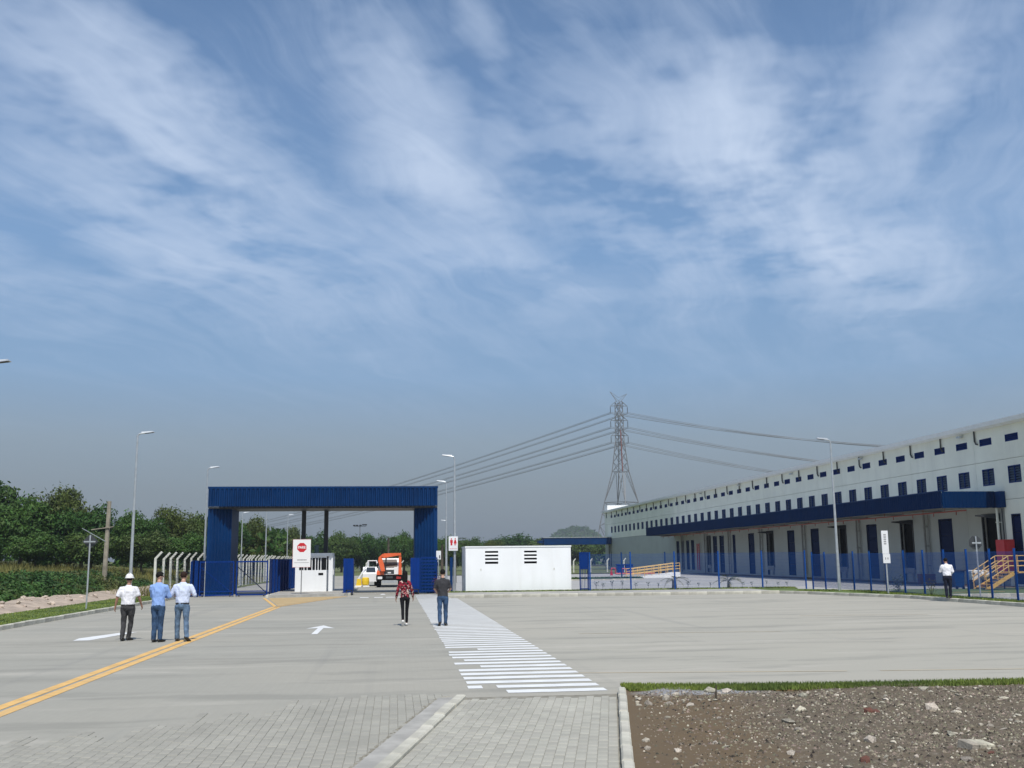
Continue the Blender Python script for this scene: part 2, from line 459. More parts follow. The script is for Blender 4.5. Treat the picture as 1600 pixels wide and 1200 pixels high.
class MB:
    def __init__(s):
        s.v, s.f, s.mi, s.cur = [], [], [], 0

    def add(s, vs, fs):
        k = len(s.v)
        s.v.extend([tuple(p) for p in vs])
        for f in fs:
            s.f.append(tuple(i + k for i in f))
            s.mi.append(s.cur)
        return s

    def box(s, x0, x1, y0, y1, z0, z1):
        return s.add([(x0, y0, z0), (x1, y0, z0), (x1, y1, z0), (x0, y1, z0), (x0, y0, z1), (x1, y0, z1), (x1, y1, z1), (x0, y1, z1)],
                     [(0, 3, 2, 1), (4, 5, 6, 7), (0, 1, 5, 4), (1, 2, 6, 5), (2, 3, 7, 6), (3, 0, 4, 7)])

    def cbox(s, x0, x1, y0, y1, z0, z1, c=0.01):
        """box with chamfered upper edges"""
        return s.add([(x0, y0, z0), (x1, y0, z0), (x1, y1, z0), (x0, y1, z0), (x0, y0, z1 - c), (x1, y0, z1 - c), (x1, y1, z1 - c), (x0, y1, z1 - c),
                      (x0 + c, y0 + c, z1), (x1 - c, y0 + c, z1), (x1 - c, y1 - c, z1), (x0 + c, y1 - c, z1)],
                     [(0, 1, 5, 4), (1, 2, 6, 5), (2, 3, 7, 6), (3, 0, 4, 7), (4, 5, 9, 8), (5, 6, 10, 9), (6, 7, 11, 10), (7, 4, 8, 11), (8, 9, 10, 11)])

    def prism(s, pts, z0, z1):
        """vertical prism over a counter-clockwise outline"""
        n = len(pts)
        vs = [(x, y, z0) for x, y in pts] + [(x, y, z1) for x, y in pts]
        fs = [tuple(range(n - 1, -1, -1)), tuple(range(n, 2 * n))] + [(i, (i + 1) % n, n + (i + 1) % n, n + i) for i in range(n)]
        return s.add(vs, fs)

    def prism_y(s, pts, y0, y1):
        """outline in x,z pulled along y"""
        n = len(pts)
        vs = [(x, y0, z) for x, z in pts] + [(x, y1, z) for x, z in pts]
        fs = [tuple(range(n)), tuple(range(2 * n - 1, n - 1, -1))] + [(i, n + i, n + (i + 1) % n, (i + 1) % n) for i in range(n)]
        return s.add(vs, fs)

    def prism_x(s, pts, x0, x1):
        """outline in y,z pulled along x"""
        n = len(pts)
        vs = [(x0, y, z) for y, z in pts] + [(x1, y, z) for y, z in pts]
        fs = [tuple(range(n - 1, -1, -1)), tuple(range(n, 2 * n))] + [(i, (i + 1) % n, n + (i + 1) % n, n + i) for i in range(n)]
        return s.add(vs, fs)

    def tube(s, p0, p1, r, n=6, r1=None):
        p0, p1 = Vector(p0), Vector(p1)
        d = (p1 - p0)
        q = d.to_track_quat('Z', 'Y')
        r1 = r if r1 is None else r1
        vs = [p0 + q @ Vector((cos(2 * pi * i / n) * r, sin(2 * pi * i / n) * r, 0)) for i in range(n)]
        vs += [p1 + q @ Vector((cos(2 * pi * i / n) * r1, sin(2 * pi * i / n) * r1, 0)) for i in range(n)]
        fs = [(i, (i + 1) % n, n + (i + 1) % n, n + i) for i in range(n)] + [tuple(range(n - 1, -1, -1)), tuple(range(n, 2 * n))]
        return s.add(vs, fs)

    def path(s, pts, r, n=6):
        for a, b in zip(pts, pts[1:]):
            s.tube(a, b, r, n)
        return s

    def bar(s, p0, p1, w, t=None):
        """square bar between two points"""
        t = w if t is None else t
        p0, p1 = Vector(p0), Vector(p1)
        q = (p1 - p0).to_track_quat('Z', 'Y')
        o = [Vector((-w / 2, -t / 2, 0)), Vector((w / 2, -t / 2, 0)), Vector((w / 2, t / 2, 0)), Vector((-w / 2, t / 2, 0))]
        return s.add([p0 + q @ a for a in o] + [p1 + q @ a for a in o], [(3, 2, 1, 0), (4, 5, 6, 7), (0, 1, 5, 4), (1, 2, 6, 5), (2, 3, 7, 6), (3, 0, 4, 7)])

    def lathe(s, prof, c=(0, 0, 0), n=12):
        """profile of (radius, height) turned about z"""
        k = len(prof)
        vs = [(c[0] + r * cos(2 * pi * i / n), c[1] + r * sin(2 * pi * i / n), c[2] + z) for r, z in prof for i in range(n)]
        fs = [(j * n + i, j * n + (i + 1) % n, (j + 1) * n + (i + 1) % n, (j + 1) * n + i) for j in range(k - 1) for i in range(n)]
        fs += [tuple(range(n - 1, -1, -1)), tuple((k - 1) * n + i for i in range(n))]
        return s.add(vs, fs)

    def corrugated(s, p0, p1, z0, z1, pitch=0.2, depth=0.035, side=1, prof=(0, .46, .60, .86)):
        """trapezoidal sheet standing from p0 to p1 (x,y), ribs towards its left side when side = 1"""
        a, b = Vector((*p0, 0)), Vector((*p1, 0))
        L = (b - a).length
        u = (b - a) / L
        nrm = Vector((-u.y, u.x, 0)) * side
        n = max(1, round(L / pitch))
        w = L / n
        pts = []
        for i in range(n):
            for t, d in zip(prof, (0, 0, 1, 1)):
                pts.append(a + u * (w * (i + t)) + nrm * depth * d)
        pts.append(b)
        vs = [(p.x, p.y, z0) for p in pts] + [(p.x, p.y, z1) for p in pts]
        k = len(pts)
        s.add(vs, [(i, i + 1, k + i + 1, k + i) for i in range(k - 1)])
        return s

    def build(s, name, m, parent=None, smooth=False, local=False):
        o = bpy.data.objects.new(name, s.mesh(name, m, None if local else parent, smooth))
        COL.objects.link(o)
        if parent is not None:
            o.parent = parent
            BASE[o] = BASE[parent]
        else:
            BASE[o] = Vector((0, 0, 0))
        return o

    def mesh(s, name, m, parent=None, smooth=False):
        me = bpy.data.meshes.new(name)
        off = BASE[parent] if parent is not None else Vector((0, 0, 0))
        me.from_pydata([(x - off.x, y - off.y, z - off.z) for x, y, z in s.v], [], s.f)
        for mm in (m if isinstance(m, (list, tuple)) else [m]):
            me.materials.append(mm)
        if any(s.mi):
            me.polygons.foreach_set('material_index', s.mi)
        if smooth:
            me.polygons.foreach_set('use_smooth', [True] * len(s.f))
        me.update()
        return me


def thing(name, label, cat, loc=(0, 0, 0), rz=0.0, group=None):
    o = bpy.data.objects.new(name, None)
    COL.objects.link(o)
    o.empty_display_size = 0.3
    o.location = loc
    o.rotation_euler.z = rz
    BASE[o] = Vector((0, 0, 0)) if rz else Vector(loc)
    o['label'], o['category'] = label, cat
    if group:
        o['group'] = group
    return o


def local_thing(name, label, cat, loc=(0, 0, 0), rz=0.0, group=None):
    """a thing whose parts are written in its own coordinates"""
    o = thing(name, label, cat, loc, rz, group)
    BASE[o] = Vector((0, 0, 0))
    return o


def structure(o):
    o['kind'] = 'structure'
    return o


def stuff(o):
    o['kind'] = 'stuff'
    return o


def tag(o, label, cat, group=None):
    o['label'], o['category'] = label, cat
    if group:
        o['group'] = group
    return o


def child_copy(src, name, parent, loc, rot=(0, 0, 0), scale=(1, 1, 1)):
    """another object on the same mesh, placed in its parent's coordinates"""
    o = src.copy()
    o.name = name
    COL.objects.link(o)
    o.parent = parent
    o.location, o.rotation_euler, o.scale = loc, rot, scale
    return o


def dup(root, loc, rz, label, group=None, scale=1.0):
    """copy of a thing with its parts and sub-parts"""
    r = root.copy()
    COL.objects.link(r)
    r.location, r.rotation_euler.z, r.scale = loc, rz, (scale,) * 3
    r['label'] = label
    if group:
        r['group'] = group
    for ch in list(root.children):
        c = ch.copy()
        COL.objects.link(c)
        c.parent = r
        for g in list(ch.children):
            d = g.copy()
            COL.objects.link(d)
            d.parent = c
    return r


def letters(txt, size, m, parent, loc, rot=(pi / 2, 0, 0), name='lettering', width=1.0, bold=0.0):
    """flat lettering turned into a mesh"""
    cu = bpy.data.curves.new(name, 'FONT')
    cu.body = txt
    cu.size = size
    cu.align_x, cu.align_y = 'CENTER', 'CENTER'
    cu.extrude = 0.002
    cu.offset = bold
    cu.resolution_u = 2
    t = bpy.data.objects.new(name, cu)
    COL.objects.link(t)
    dg = bpy.context.evaluated_depsgraph_get()
    me = bpy.data.meshes.new_from_object(t.evaluated_get(dg))
    bpy.data.objects.remove(t)
    me.materials.clear()
    me.materials.append(m)
    o = bpy.data.objects.new(name, me)
    COL.objects.link(o)
    o.parent = parent
    o.location, o.rotation_euler = loc, rot
    o.scale = (width, 1, 1)
    return o


# ================================================================== GROUND
def sheet(name, pts, z, m, parent=None):
    b = MB()
    b.add([(x, y, z) for x, y in pts], [tuple(range(len(pts)))])
    return b.build(name, m, parent)


structure(sheet('ground', [(-3500, -1500), (3500, -1500), (3500, 5000), (-3500, 5000)], -0.40, m_earth))
# paved yard, one flat sheet with its far corner cut at the verge
yard = structure(sheet('yard', [(-12.1, 2), (40, 2), (40, 30), (24.0, 30), (24.0, 46.5), (21.9, 53.6), (21.0, 55.2), (-2.4, 55.4), (-2.4, 62), (-2.4, 140), (-12.1, 140)], 0.0, m_yard))
lane = structure(sheet('road', [(-2.4, 55.4), (2.9, 55.4), (2.9, 140), (-2.4, 140)], -0.003, m_yard))
structure(sheet('access_road', [(2.9, 63), (38, 63), (38, 100), (38, 135), (2.9, 135)], -0.06, m_roadfar))
structure(sheet('dock_apron', [(24.2, 38), (39, 38), (39, 63), (24.2, 63)], -0.055, m_roadfar))
structure(sheet('far_field', [(-13, 140), (40, 140), (60, 420), (-60, 420)], -0.05, m_field))
structure(sheet('grass_lawn', [(26.9, 48.0), (38.8, 48.0), (38.8, 58.5), (28.6, 58.5)], 0.02, m_grass))
structure(sheet('soil_strip', [(36.9, 58.6), (38.95, 58.6), (38.95, 128), (36.9, 128)], 0.0, m_soil))

# ---- kerbs, each stone a piece of its own
kerb_mesh = {}


def kerb(name, a, b, z0, z1, w=0.15, n_len=1.0, first=None):
    """straight run of kerb stones from a to b; the stones lie on the left of the run"""
    a, b = Vector((*a, 0)), Vector((*b, 0))
    L = (b - a).length
    n = max(1, round(L / n_len))
    step = L / n
    rot = atan2((b - a).y, (b - a).x)
    root = bpy.data.objects.new(name, None)
    COL.objects.link(root)
    root['kind'] = 'structure'
    root.location = a
    root.rotation_euler.z = rot
    BASE[root] = Vector((0, 0, 0))
    bm = MB()
    bm.cbox(0.006, step - 0.006, 0, w, z0, z1, 0.02)
    s0 = bm.build('kerb_stone', m_kerb, root)
    r = random.Random(int(L * 100))
    for i in range(1, n):
        child_copy(s0, 'kerb_stone', root, (i * step, r.uniform(-.008, .008), r.uniform(-.006, .006)), (0, 0, r.uniform(-.006, .006)))
    return root


kerb('kerb', (-12.1, 18), (-12.1, 62.5), -0.1, 0.15)                       # left side of the yard
kerb('kerb', (2.75, 55.6), (21.0, 55.25), -0.1, 0.16, 0.16)                # far side; the stones lie behind the line
kerb('kerb', (24.0, 46.5), (24.0, 30), -0.1, 0.15)
kerb('kerb', (21.9, 53.6), (24.0, 46.5), -0.1, 0.15)
kerb('kerb', (21.0, 55.25), (21.9, 53.6), -0.1, 0.15)
kerb('kerb', (-2.55, 62.0), (-2.55, 75), -0.1, 0.15)
kerb('kerb', (-7.2, 75), (-7.2, 60.0), -0.1, 0.15)
kerb('kerb', (26.9, 47.9), (38.8, 47.9), -0.1, 0.12)

# verge slab behind the far kerb, island under the guard booth, planted strip behind the fence line
b = MB()
b.prism([(2.9, 55.75), (20.95, 55.42), (21.0, 60.2), (2.9, 60.2)], -0.1, 0.135)
structure(b.build('pavement', m_concrete))
b = MB()
b.prism([(2.9, 60.2), (24.0, 60.2), (24.0, 61.4), (2.9, 61.4)], -0.1, 0.12)
structure(b.build('planting_strip', m_grass))
kerb('kerb', (24.0, 61.4), (10.9, 61.4), -0.1, 0.19, 0.15)
b = MB()
b.prism([(-7.05, 60.0), (-2.9, 61.6), (-2.7, 62.0), (-2.7, 75), (-7.05, 75)], -0.1, 0.14)
structure(b.build('pavement', m_concrete))
b = MB()
b.prism([(24.15, 30), (25.6, 30), (25.6, 55), (22.9, 60.2), (21.2, 60.2), (21.15, 55.4), (22.05, 53.7), (24.15, 46.6)], -0.1, 0.12)
structure(b.build('grass_verge', m_grass))
b = MB()
b.prism([(-15.2, 15), (-12.26, 15), (-12.26, 62.5), (-15.2, 62.5)], -0.1, 0.10)
structure(b.build('grass_verge', m_grass))

# ---- road markings
Z = 0.005
cross = bpy.data.objects.new('crosswalk_marking', None)
COL.objects.link(cross)
cross['kind'] = 'structure'
BASE[cross] = Vector((0, 0, 0))
y = 16.15
r = random.Random(3)
i = 0
while y < 61.6:
    w = 0.39
    x1 = 3.30
    bm = MB()
    x0 = 1.20 + r.uniform(-.02, .02)
    if i == 0:
        x0 = 1.75
    if y > 55.3:
        x1 = 3.0
    n = 9
    ys0, ys1 = [], []
    for q in range(n + 1):
        t = q / n
        ys0.append(y + r.uniform(0, .025))
        ys1.append(y + w - r.uniform(0, .03))
    vs = [(x0 + (x1 - x0) * q / n, ys0[q], Z) for q in range(n + 1)] + [(x0 + (x1 - x0) * q / n, ys1[q], Z) for q in range(n + 1)]
    if i in (1, 6, 8, 12):            # worn stripes, the left part rubbed away
        cut = {1: 2, 6: 2, 8: 1, 12: 3}[i]
        fs = [(q, q + 1, n + q + 2, n + q + 1) for q in range(cut, n)] + ([(0, 1, n + 2, n + 1)] if i == 1 else [])
    else:
        fs = [(q, q + 1, n + q + 2, n + q + 1) for q in range(n)]
    bm.add(vs, fs)
    bm.build('stripe', m_paintline, cross)
    y += 0.635
    i += 1


def strip(name, pts, w, m, z=Z):
    """flat painted line along a polyline"""
    bm = MB()
    P = [Vector((*p, 0)) for p in pts]
    L, R = [], []
    for k, p in enumerate(P):
        d = ((P[k + 1] if k < len(P) - 1 else p) - (P[k - 1] if k else p)).normalized()
        nn = Vector((-d.y, d.x, 0)) * w / 2
        L.append((p + nn).to_tuple()[:2])
        R.append((p - nn).to_tuple()[:2])
    n = len(P)
    bm.add([(x, y, z) for x, y in L + R], [(n + k, n + k + 1, k + 1, k) for k in range(n - 1)])
    return structure(bm.build(name, m))


strip('yellow_line_marking', [(-5.36, 12), (-5.24, 30), (-5.12, 47.6)], 0.19, m_yellowline)
strip('yellow_line_marking', [(-5.62, 12), (-5.50, 30), (-5.37, 47.9)], 0.19, m_yellowline)
strip('yellow_line_marking', [(-5.26, 47.7), (-7.2, 59.4)], 0.16, m_yellowline, Z + .004)
strip('yellow_line_marking', [(-5.26, 47.7), (-2.7, 60.5)], 0.14, m_yellowline, Z + .004)
structure(sheet('hatched_marking', [(-5.26, 48.6), (-2.85, 60.6), (-7.0, 59.5)], Z, m_tan))
m_faint = mat('faint_paint', (0.50, 0.43, 0.30), 0.8, var=0.10, vscale=2)
for a, b_ in (((3.2, 18.7), (8, 18.0)), ((8.6, 17.95), (15, 17.3)), ((13.8, 34.6), (18.2, 34.1)), ((5, 28.2), (10.5, 27.6))):
    strip('faint_line_marking', [a, b_], 0.07, m_faint)


def arrow(x, y, L, w, head):
    bm = MB()
    bm.add([(x - w / 2, y, Z), (x + w / 2, y, Z), (x + w / 2, y + L * .66, Z), (x - w / 2, y + L * .66, Z)], [(0, 1, 2, 3)])
    bm.add([(x - head / 2, y + L * .62, Z), (x + head / 2, y + L * .62, Z), (x, y + L, Z), (x - w * .5, y + L * .66, Z), (x + w * .5, y + L * .66, Z)], [(0, 3, 2), (1, 2, 4), (3, 4, 2)])
    return structure(bm.build('arrow_marking', m_paintline))


arrow(-2.22, 29.9, 3.9, 0.17, 0.85)
bm = MB()      # the other arrow bends to the left lane; a man stands on its tip
bm.add([(-8.45, 29.0, Z), (-8.05, 29.1, Z), (-7.55, 32.2, Z), (-8.0, 31.9, Z), (-8.55, 29.9, Z)], [(0, 1, 2, 3, 4)])
structure(bm.build('arrow_marking', m_paintline))
for k, x in enumerate((-1.88, -1.1, -0.45, 0.1)):
    bm = MB()
    bm.add([(x, 57.6, Z), (x + .48, 57.6, Z), (x + .48, 58.5, Z), (x, 58.5, Z)], [(0, 1, 2, 3)])
    structure(bm.build('stop_line_marking', m_paintline))
bm = MB()
bm.add([(-.85, 62.2, Z), (-.5, 62.2, Z), (-.6, 64, Z), (-.75, 64, Z)], [(0, 1, 2, 3)])
structure(bm.build('stop_line_marking', m_paintline))
bm = MB()
bm.box(-2.5, 2.6, 67.2, 67.5, -0.02, 0.03)
structure(bm.build('gate_rail_surface', m_dark))

# ---- near footpath of single pavers, its kerbs, and the pavers of the yard beside it
ANG = radians(11.9)
path_o = Vector((-0.63, 8.4, 0))
fx, fy = Vector((cos(ANG), -sin(ANG), 0)), Vector((sin(ANG), cos(ANG), 0))


def FP(u, v):
    p = path_o + fx * u + fy * v
    return p.x, p.y


sidewalk = structure(sheet('sidewalk', [FP(0.15, 0), FP(2.40, 0), FP(2.40, 8.0), FP(0.15, 7.55)], 0.004, m_bed))
bm = MB()
bm.prism([FP(-.24, 0), FP(0, 0), FP(0, 7.45), FP(-.24, 7.4)], -.02, .017)
structure(bm.build('gutter', m_concrete))
PV_W, PV_L, PV_H = 0.111, 0.222, 0.03
PV_DOWN = -0.019


def pavers(parent, u0, u1, v0, v1, rot, origin, inside, stuff_name, key, seed, m):
    """running bond of blocks, long side away from the viewer; the 300 that show largest are pieces of their own"""
    r = random.Random(seed)
    cells = []
    nu = int((u1 - u0) / PV_W)
    for i in range(nu):
        u = u0 + (i + .5) * PV_W
        v = v0 + (PV_L / 2 if i % 2 else 0)
        while v < v1:
            c = origin + Vector((cos(rot) * u - sin(rot) * v, sin(rot) * u + cos(rot) * v, 0))
            if inside(u, v, c):
                cells.append((key(c), c, r.uniform(-.0022, .0022), r.uniform(-.007, .007), r.uniform(-.008, .008)))
            v += PV_L
    cells.sort(key=lambda t: t[0])
    bm = MB()
    g = 0.0042
    bm.cbox(-PV_W / 2 + .0012, PV_W / 2 - .0012, -PV_L / 2 + g, PV_L / 2 - g, 0, PV_H, 0.0045)
    first = None
    for n_, (kk, c, dz_, tx, tz) in enumerate(cells[:300]):
        loc = (c.x, c.y, dz_ + PV_DOWN)
        if first is None:
            first = bm.build('paver', m, parent)
            first.location, first.rotation_euler = loc, (tx, 0, rot + tz)
        else:
            child_copy(first, 'paver', parent, loc, (tx, tx * .6, rot + tz))
    big = MB()
    for kk, c, dz_, tx, tz in cells[300:]:
        R = Matrix.Translation((c.x, c.y, dz_ + PV_DOWN)) @ Matrix.Rotation(rot + tz, 4, 'Z') @ Matrix.Rotation(tx, 4, 'X')
        big.add([R @ Vector(p) for p in bm.v], bm.f)
    o = big.build(stuff_name, m, parent)
    stuff(o)
    return len(cells)


def near_key(c):
    # size in the view: nearest first, blocks outside the frame last
    off = max(0, abs(c.x - 0.115 * c.y) / c.y - 0.49)
    return c.y * (1 + 40 * off) + (60 if c.y < 10.2 else 0)


n1 = pavers(sidewalk, 0.155, 2.40, 0.5, 7.9, -ANG, path_o, lambda u, v, c: v < 7.30 + 0.16 * u, 'paver_surface', near_key, 5, m_paver)
yard_bed = structure(sheet('paver_bed', [(-7.6, 7.6), (-1.08, 7.6), FP(-.26, 5.6), (-.9, 13.6), (-3.6, 11.0), (-7.6, 8.4)], 0.002, m_bed))
n2 = pavers(yard_bed, -7.6, 1.2, 8.6, 16.25, 0.0, Vector((0, 0, 0)),
            lambda u, v, c: (c - path_o).dot(fx) < -0.17 and v < 16.1 + 1.15 * (u + .8) + 1.3 * mnoise.noise((u * .35, 2.2, 0)) + 1.6 * mnoise.noise((u * 3.1, v * .5, 7)), 'paver_surface', near_key, 9, m_yardpaver)
# loose soil left along the gutter edge
bm = MB()
r = random.Random(12)
for k in range(300):
    v = r.uniform(0.5, 7.3)
    u = -0.265 + r.gauss(0, .014)
    x, y_ = FP(u, v)
    s = r.uniform(.008, .022)
    bm.lathe([(s * 1.2, 0), (s, s * .5), (s * .2, s * .7)], (x, y_, 0.005), 5)
stuff(bm.build('soil_crumbs', m_bed))
kerb('kerb', FP(0.15, 0.0), FP(0.15, 7.5), -0.05, 0.055, 0.15)
kerb('kerb', FP(2.52, 0.0), FP(2.52, 8.15), -0.05, 0.085, 0.12, 0.8)

# ================================================================== DIRT PLOT WITH RUBBLE
def turf_front(x):
    return 15.05 + .45 * math.exp(-max(0, x - 3.5) / 1.6)


def turf_back(x):
    return 15.52 + .64 * math.exp(-max(0, x - 3.5) / 2.6)


def dirt_h(x, y):
    h = 0.05 * mnoise.noise((x * .6, y * .6, 3)) + 0.035 * mnoise.noise((x * 1.7, y * 1.7, 8)) + 0.018 * mnoise.noise((x * 5, y * 5, 1))
    edge = min(1, max(0, (x - (2.35 + (y - 10.3) * .21)) / .6))
    h += 0.05 * min(1, max(0, (y - 14.2) / 1.5))
    return max(0.02, 0.055 + .8 * h * (0.25 + .75 * edge))


bm = MB()
nx, ny = 150, 90
vs = []
for j in range(ny + 1):
    y_ = 6.5 + 9.0 * j / ny
    xa = 2.34 + (y_ - 10.3) * .2107
    for i in range(nx + 1):
        t = (i / nx) ** 1.35
        x = xa + (26 - xa) * t
        yy = 6.5 + (turf_front(x) + .2 - 6.5) * j / ny
        vs.append((x, yy, dirt_h(x, yy)))
bm.add(vs, [(j * (nx + 1) + i, j * (nx + 1) + i + 1, (j + 1) * (nx + 1) + i + 1, (j + 1) * (nx + 1) + i) for j in range(ny) for i in range(nx)])
dirt = structure(bm.build('dirt_ground', m_dirt, smooth=True))


def rock_mesh(name, m, seed, flat=0.6, rough=0.32, sub=1, sq=(1, 1)):
    bmm = bmesh.new()
    bmesh.ops.create_icosphere(bmm, subdivisions=sub, radius=0.5)
    rr = random.Random(seed)
    off = Vector((rr.uniform(-9, 9), rr.uniform(-9, 9), rr.uniform(-9, 9)))
    for v in bmm.verts:
        d = 1 + rough * mnoise.noise(v.co * 3.1 + off) * 2.2
        v.co = Vector((v.co.x * d * sq[0], v.co.y * d * sq[1], v.co.z * d * flat))
    me = bpy.data.meshes.new(name)
    bmm.to_mesh(me)
    bmm.free()
    me.materials.append(m)
    return me


stones = [rock_mesh('stone', m_stone, s, f, .36, 1, q) for s, f, q in ((1, .6, (1, .8)), (2, .5, (1.3, .6)), (3, .75, (.9, .9)), (4, .42, (1.2, .9)), (5, .55, (1.5, .5)))]
r = random.Random(21)


def drop(me, x, y_, s, name='stone', sink=.25, parent=dirt):
    y_ = min(y_, turf_front(x) - .12)
    x = max(x, 2.45 + (y_ - 10.3) * .2107 + s * .6)
    o = bpy.data.objects.new(name, me)
    COL.objects.link(o)
    o.parent = parent
    o.location = (x, y_, dirt_h(x, y_) + s * me.vertices[0].co.z * 0 + s * (.30 - sink))
    o.rotation_euler = (r.uniform(-.25, .25), r.uniform(-.25, .25), r.uniform(0, 6.3))
    o.scale = (s, s, s * r.uniform(.75, 1.1))
    return o


def dirt_density(x, y_):
    # rubble lies thick on the right and along the turf, thin on the bare brown patch by the footpath
    bare = max(0, 1 - ((x - (2.3 + (y_ - 10) * .2)) / 2.7)) * (1 if y_ < 14 else .4)
    return 1 - .88 * min(1, bare)


placed = 0
while placed < 210:
    y_ = r.uniform(9.6, 15.2) if r.random() < .7 else r.uniform(14.2, 15.2)
    x = r.uniform(2.6, 2.2 + y_ * .66)
    if r.random() > dirt_density(x, y_):
        continue
    s = min(.20, .040 * (1 + r.expovariate(1.5)))
    drop(stones[r.randrange(5)], x, y_, s)
    placed += 1
for x, y_, s, k in ((4.05, 14.95, .20, 0), (4.6, 15.3, .28, 1), (4.85, 15.35, .24, 3), (3.75, 14.2, .22, 0), (4.0, 14.05, .17, 3), (3.45, 14.2, .20, 1), (5.05, 10.9, .22, 2), (2.9, 10.7, .15, 0),
                    (3.45, 11.2, .12, 2), (6.9, 13.0, .26, 2), (7.3, 13.1, .15, 0), (5.25, 13.3, .24, 1), (4.75, 12.4, .26, 4), (6.2, 11.3, .22, 4), (5.1, 11.4, .14, 0), (2.4, 10.9, .11, 2)):
    drop(stones[k], x, y_, s * .72)
bk = [rock_mesh('brick_fragment', m_brick, s, .6, .22, 1, (1, .7)) for s in (31, 32)]
for x, y_, s in ((6.0, 12.9, .17), (6.12, 12.95, .13), (4.55, 9.95, .17), (5.9, 10.05, .09), (7.9, 12.0, .08)):
    drop(bk[r.randrange(2)], x, y_, s, 'brick_fragment')
# a broken hollow block, pale with two dark cells
bm = MB()
blk = Vector((5.92, 10.35, 0))
for x0, x1 in ((-.17, -.07), (-.055, .045), (.06, .16)):
    bm.cbox(x0, x1, -.09, .09, 0, .11, .01)
o = bm.build('broken_block', m_stone, dirt)
o.location, o.rotation_euler = (blk.x, blk.y, .03), (.15, .1, .35)
bm = MB()
bm.tube((0, 0, 0), (.01, -.01, .23), .022, 5, .008)
o = bm.build('wooden_peg', m_bark, dirt)
o.location = (4.45, 14.35, .03)
# gravel too small to count
bm = MB()
r = random.Random(33)
for k in range(42000):
    y_ = 9.3 + 6.5 * r.random() ** .9
    x = r.uniform(2.42 + (y_ - 10.3) * .2107, 2.5 + y_ * .68)
    if y_ > turf_front(x) - .03 or r.random() > dirt_density(x, y_) * (.45 + .9 * max(0, mnoise.noise((x * 1.1, y_ * 1.1, 4)) + .4)):
        continue
    s = r.choice((.008, .010, .013, .017, .024)) * r.uniform(.7, 1.25)
    z = dirt_h(x, y_)
    a = r.uniform(0, 6.28)
    e = r.uniform(.6, 1.5)
    q = [(cos(a + t) * s * e * r.uniform(.7, 1.2), sin(a + t) * s * r.uniform(.7, 1.2)) for t in (0, 1.6, 3.2, 4.7)]
    bm.add([(x + px, y_ + py, z - .004) for px, py in q] + [(x + r.uniform(-.3, .3) * s, y_ + r.uniform(-.3, .3) * s, z + s * r.uniform(.5, .95))],
           [(0, 1, 4), (1, 2, 4), (2, 3, 4), (3, 0, 4)])
stuff(bm.build('gravel', m_gravel))
bm = MB()
r = random.Random(34)
for k in range(2800):
    y_ = r.uniform(9.4, 15.2)
    x = r.uniform(2.46 + (y_ - 10.3) * .2107, 2.5 + y_ * .68)
    if y_ > turf_front(x) - .03 or r.random() > dirt_density(x, y_):
        continue
    s = r.choice((.008, .010, .014, .022)) * r.uniform(.7, 1.2)
    z = dirt_h(x, y_)
    q = [(cos(t) * s * r.uniform(.7, 1.3), sin(t) * s * r.uniform(.7, 1.2)) for t in (0, 1.3, 2.5, 3.8, 5)]
    bm.add([(x + px, y_ + py, z - .004) for px, py in q] + [(x, y_, z + s * r.uniform(.5, .95))], [(i, (i + 1) % 5, 5) for i in range(5)])
stuff(bm.build('pale_gravel', m_stone))
# turf strip between the plot and the yard
def blades(name, m, n, area, h, z_at, seed, w=.012, lean=.5):
    bm = MB()
    r = random.Random(seed)
    for k in range(n):
        x, y_ = area(r)
        z = z_at(x, y_)
        a = r.uniform(0, 6.28)
        hh = h * r.uniform(.5, 1.25)
        l = r.uniform(0, lean) * hh
        b_ = r.uniform(0, 6.28)
        dx_, dy_ = cos(a) * w, sin(a) * w
        bm.add([(x - dx_, y_ - dy_, z), (x + dx_, y_ + dy_, z), (x + cos(b_) * l, y_ + sin(b_) * l, z + hh)], [(0, 1, 2)])
    return stuff(bm.build(name, m))


bm = MB()
tx = [3.52 + i * .3 for i in range(70)]
front = [(x, turf_front(x) + .04 * mnoise.noise((x * 2.1, 0, 0))) for x in tx]
back = [(x, turf_back(x) + .03 * mnoise.noise((x * 1.3, 5, 0))) for x in tx]
n = len(tx)
bm.add([(x, y_, 0.0) for x, y_ in front] + [(x, y_ + .03, .075) for x, y_ in front] + [(x, y_, .085) for x, y_ in back] + [(x, y_ + .06, 0.0) for x, y_ in back],
       [(a * n + i, a * n + i + 1, (a + 1) * n + i + 1, (a + 1) * n + i) for a in range(3) for i in range(n - 1)] + [(n, 0, 3 * n, 2 * n)])
turf = structure(bm.build('turf_strip_lawn', [m_grass, m_soil]))
for p in turf.data.polygons[:n - 1]:
    p.material_index = 1


def turf_area(r):
    x = 3.50 + 14 * r.random() ** 1.3
    t = r.random()
    return x, turf_front(x) - .02 + t * (turf_back(x) - turf_front(x) + .04)


blades('grass', m_grassblade, 26000, turf_area, .055, lambda x, y_: .072, 51, .010)
blades('dry_grass', m_drygrass, 2500, lambda r: (lambda x: (x, turf_front(x) - .04 + .16 * r.random()))(3.6 + 14 * r.random()), .05, lambda x, y_: .03, 52, .010, .9)

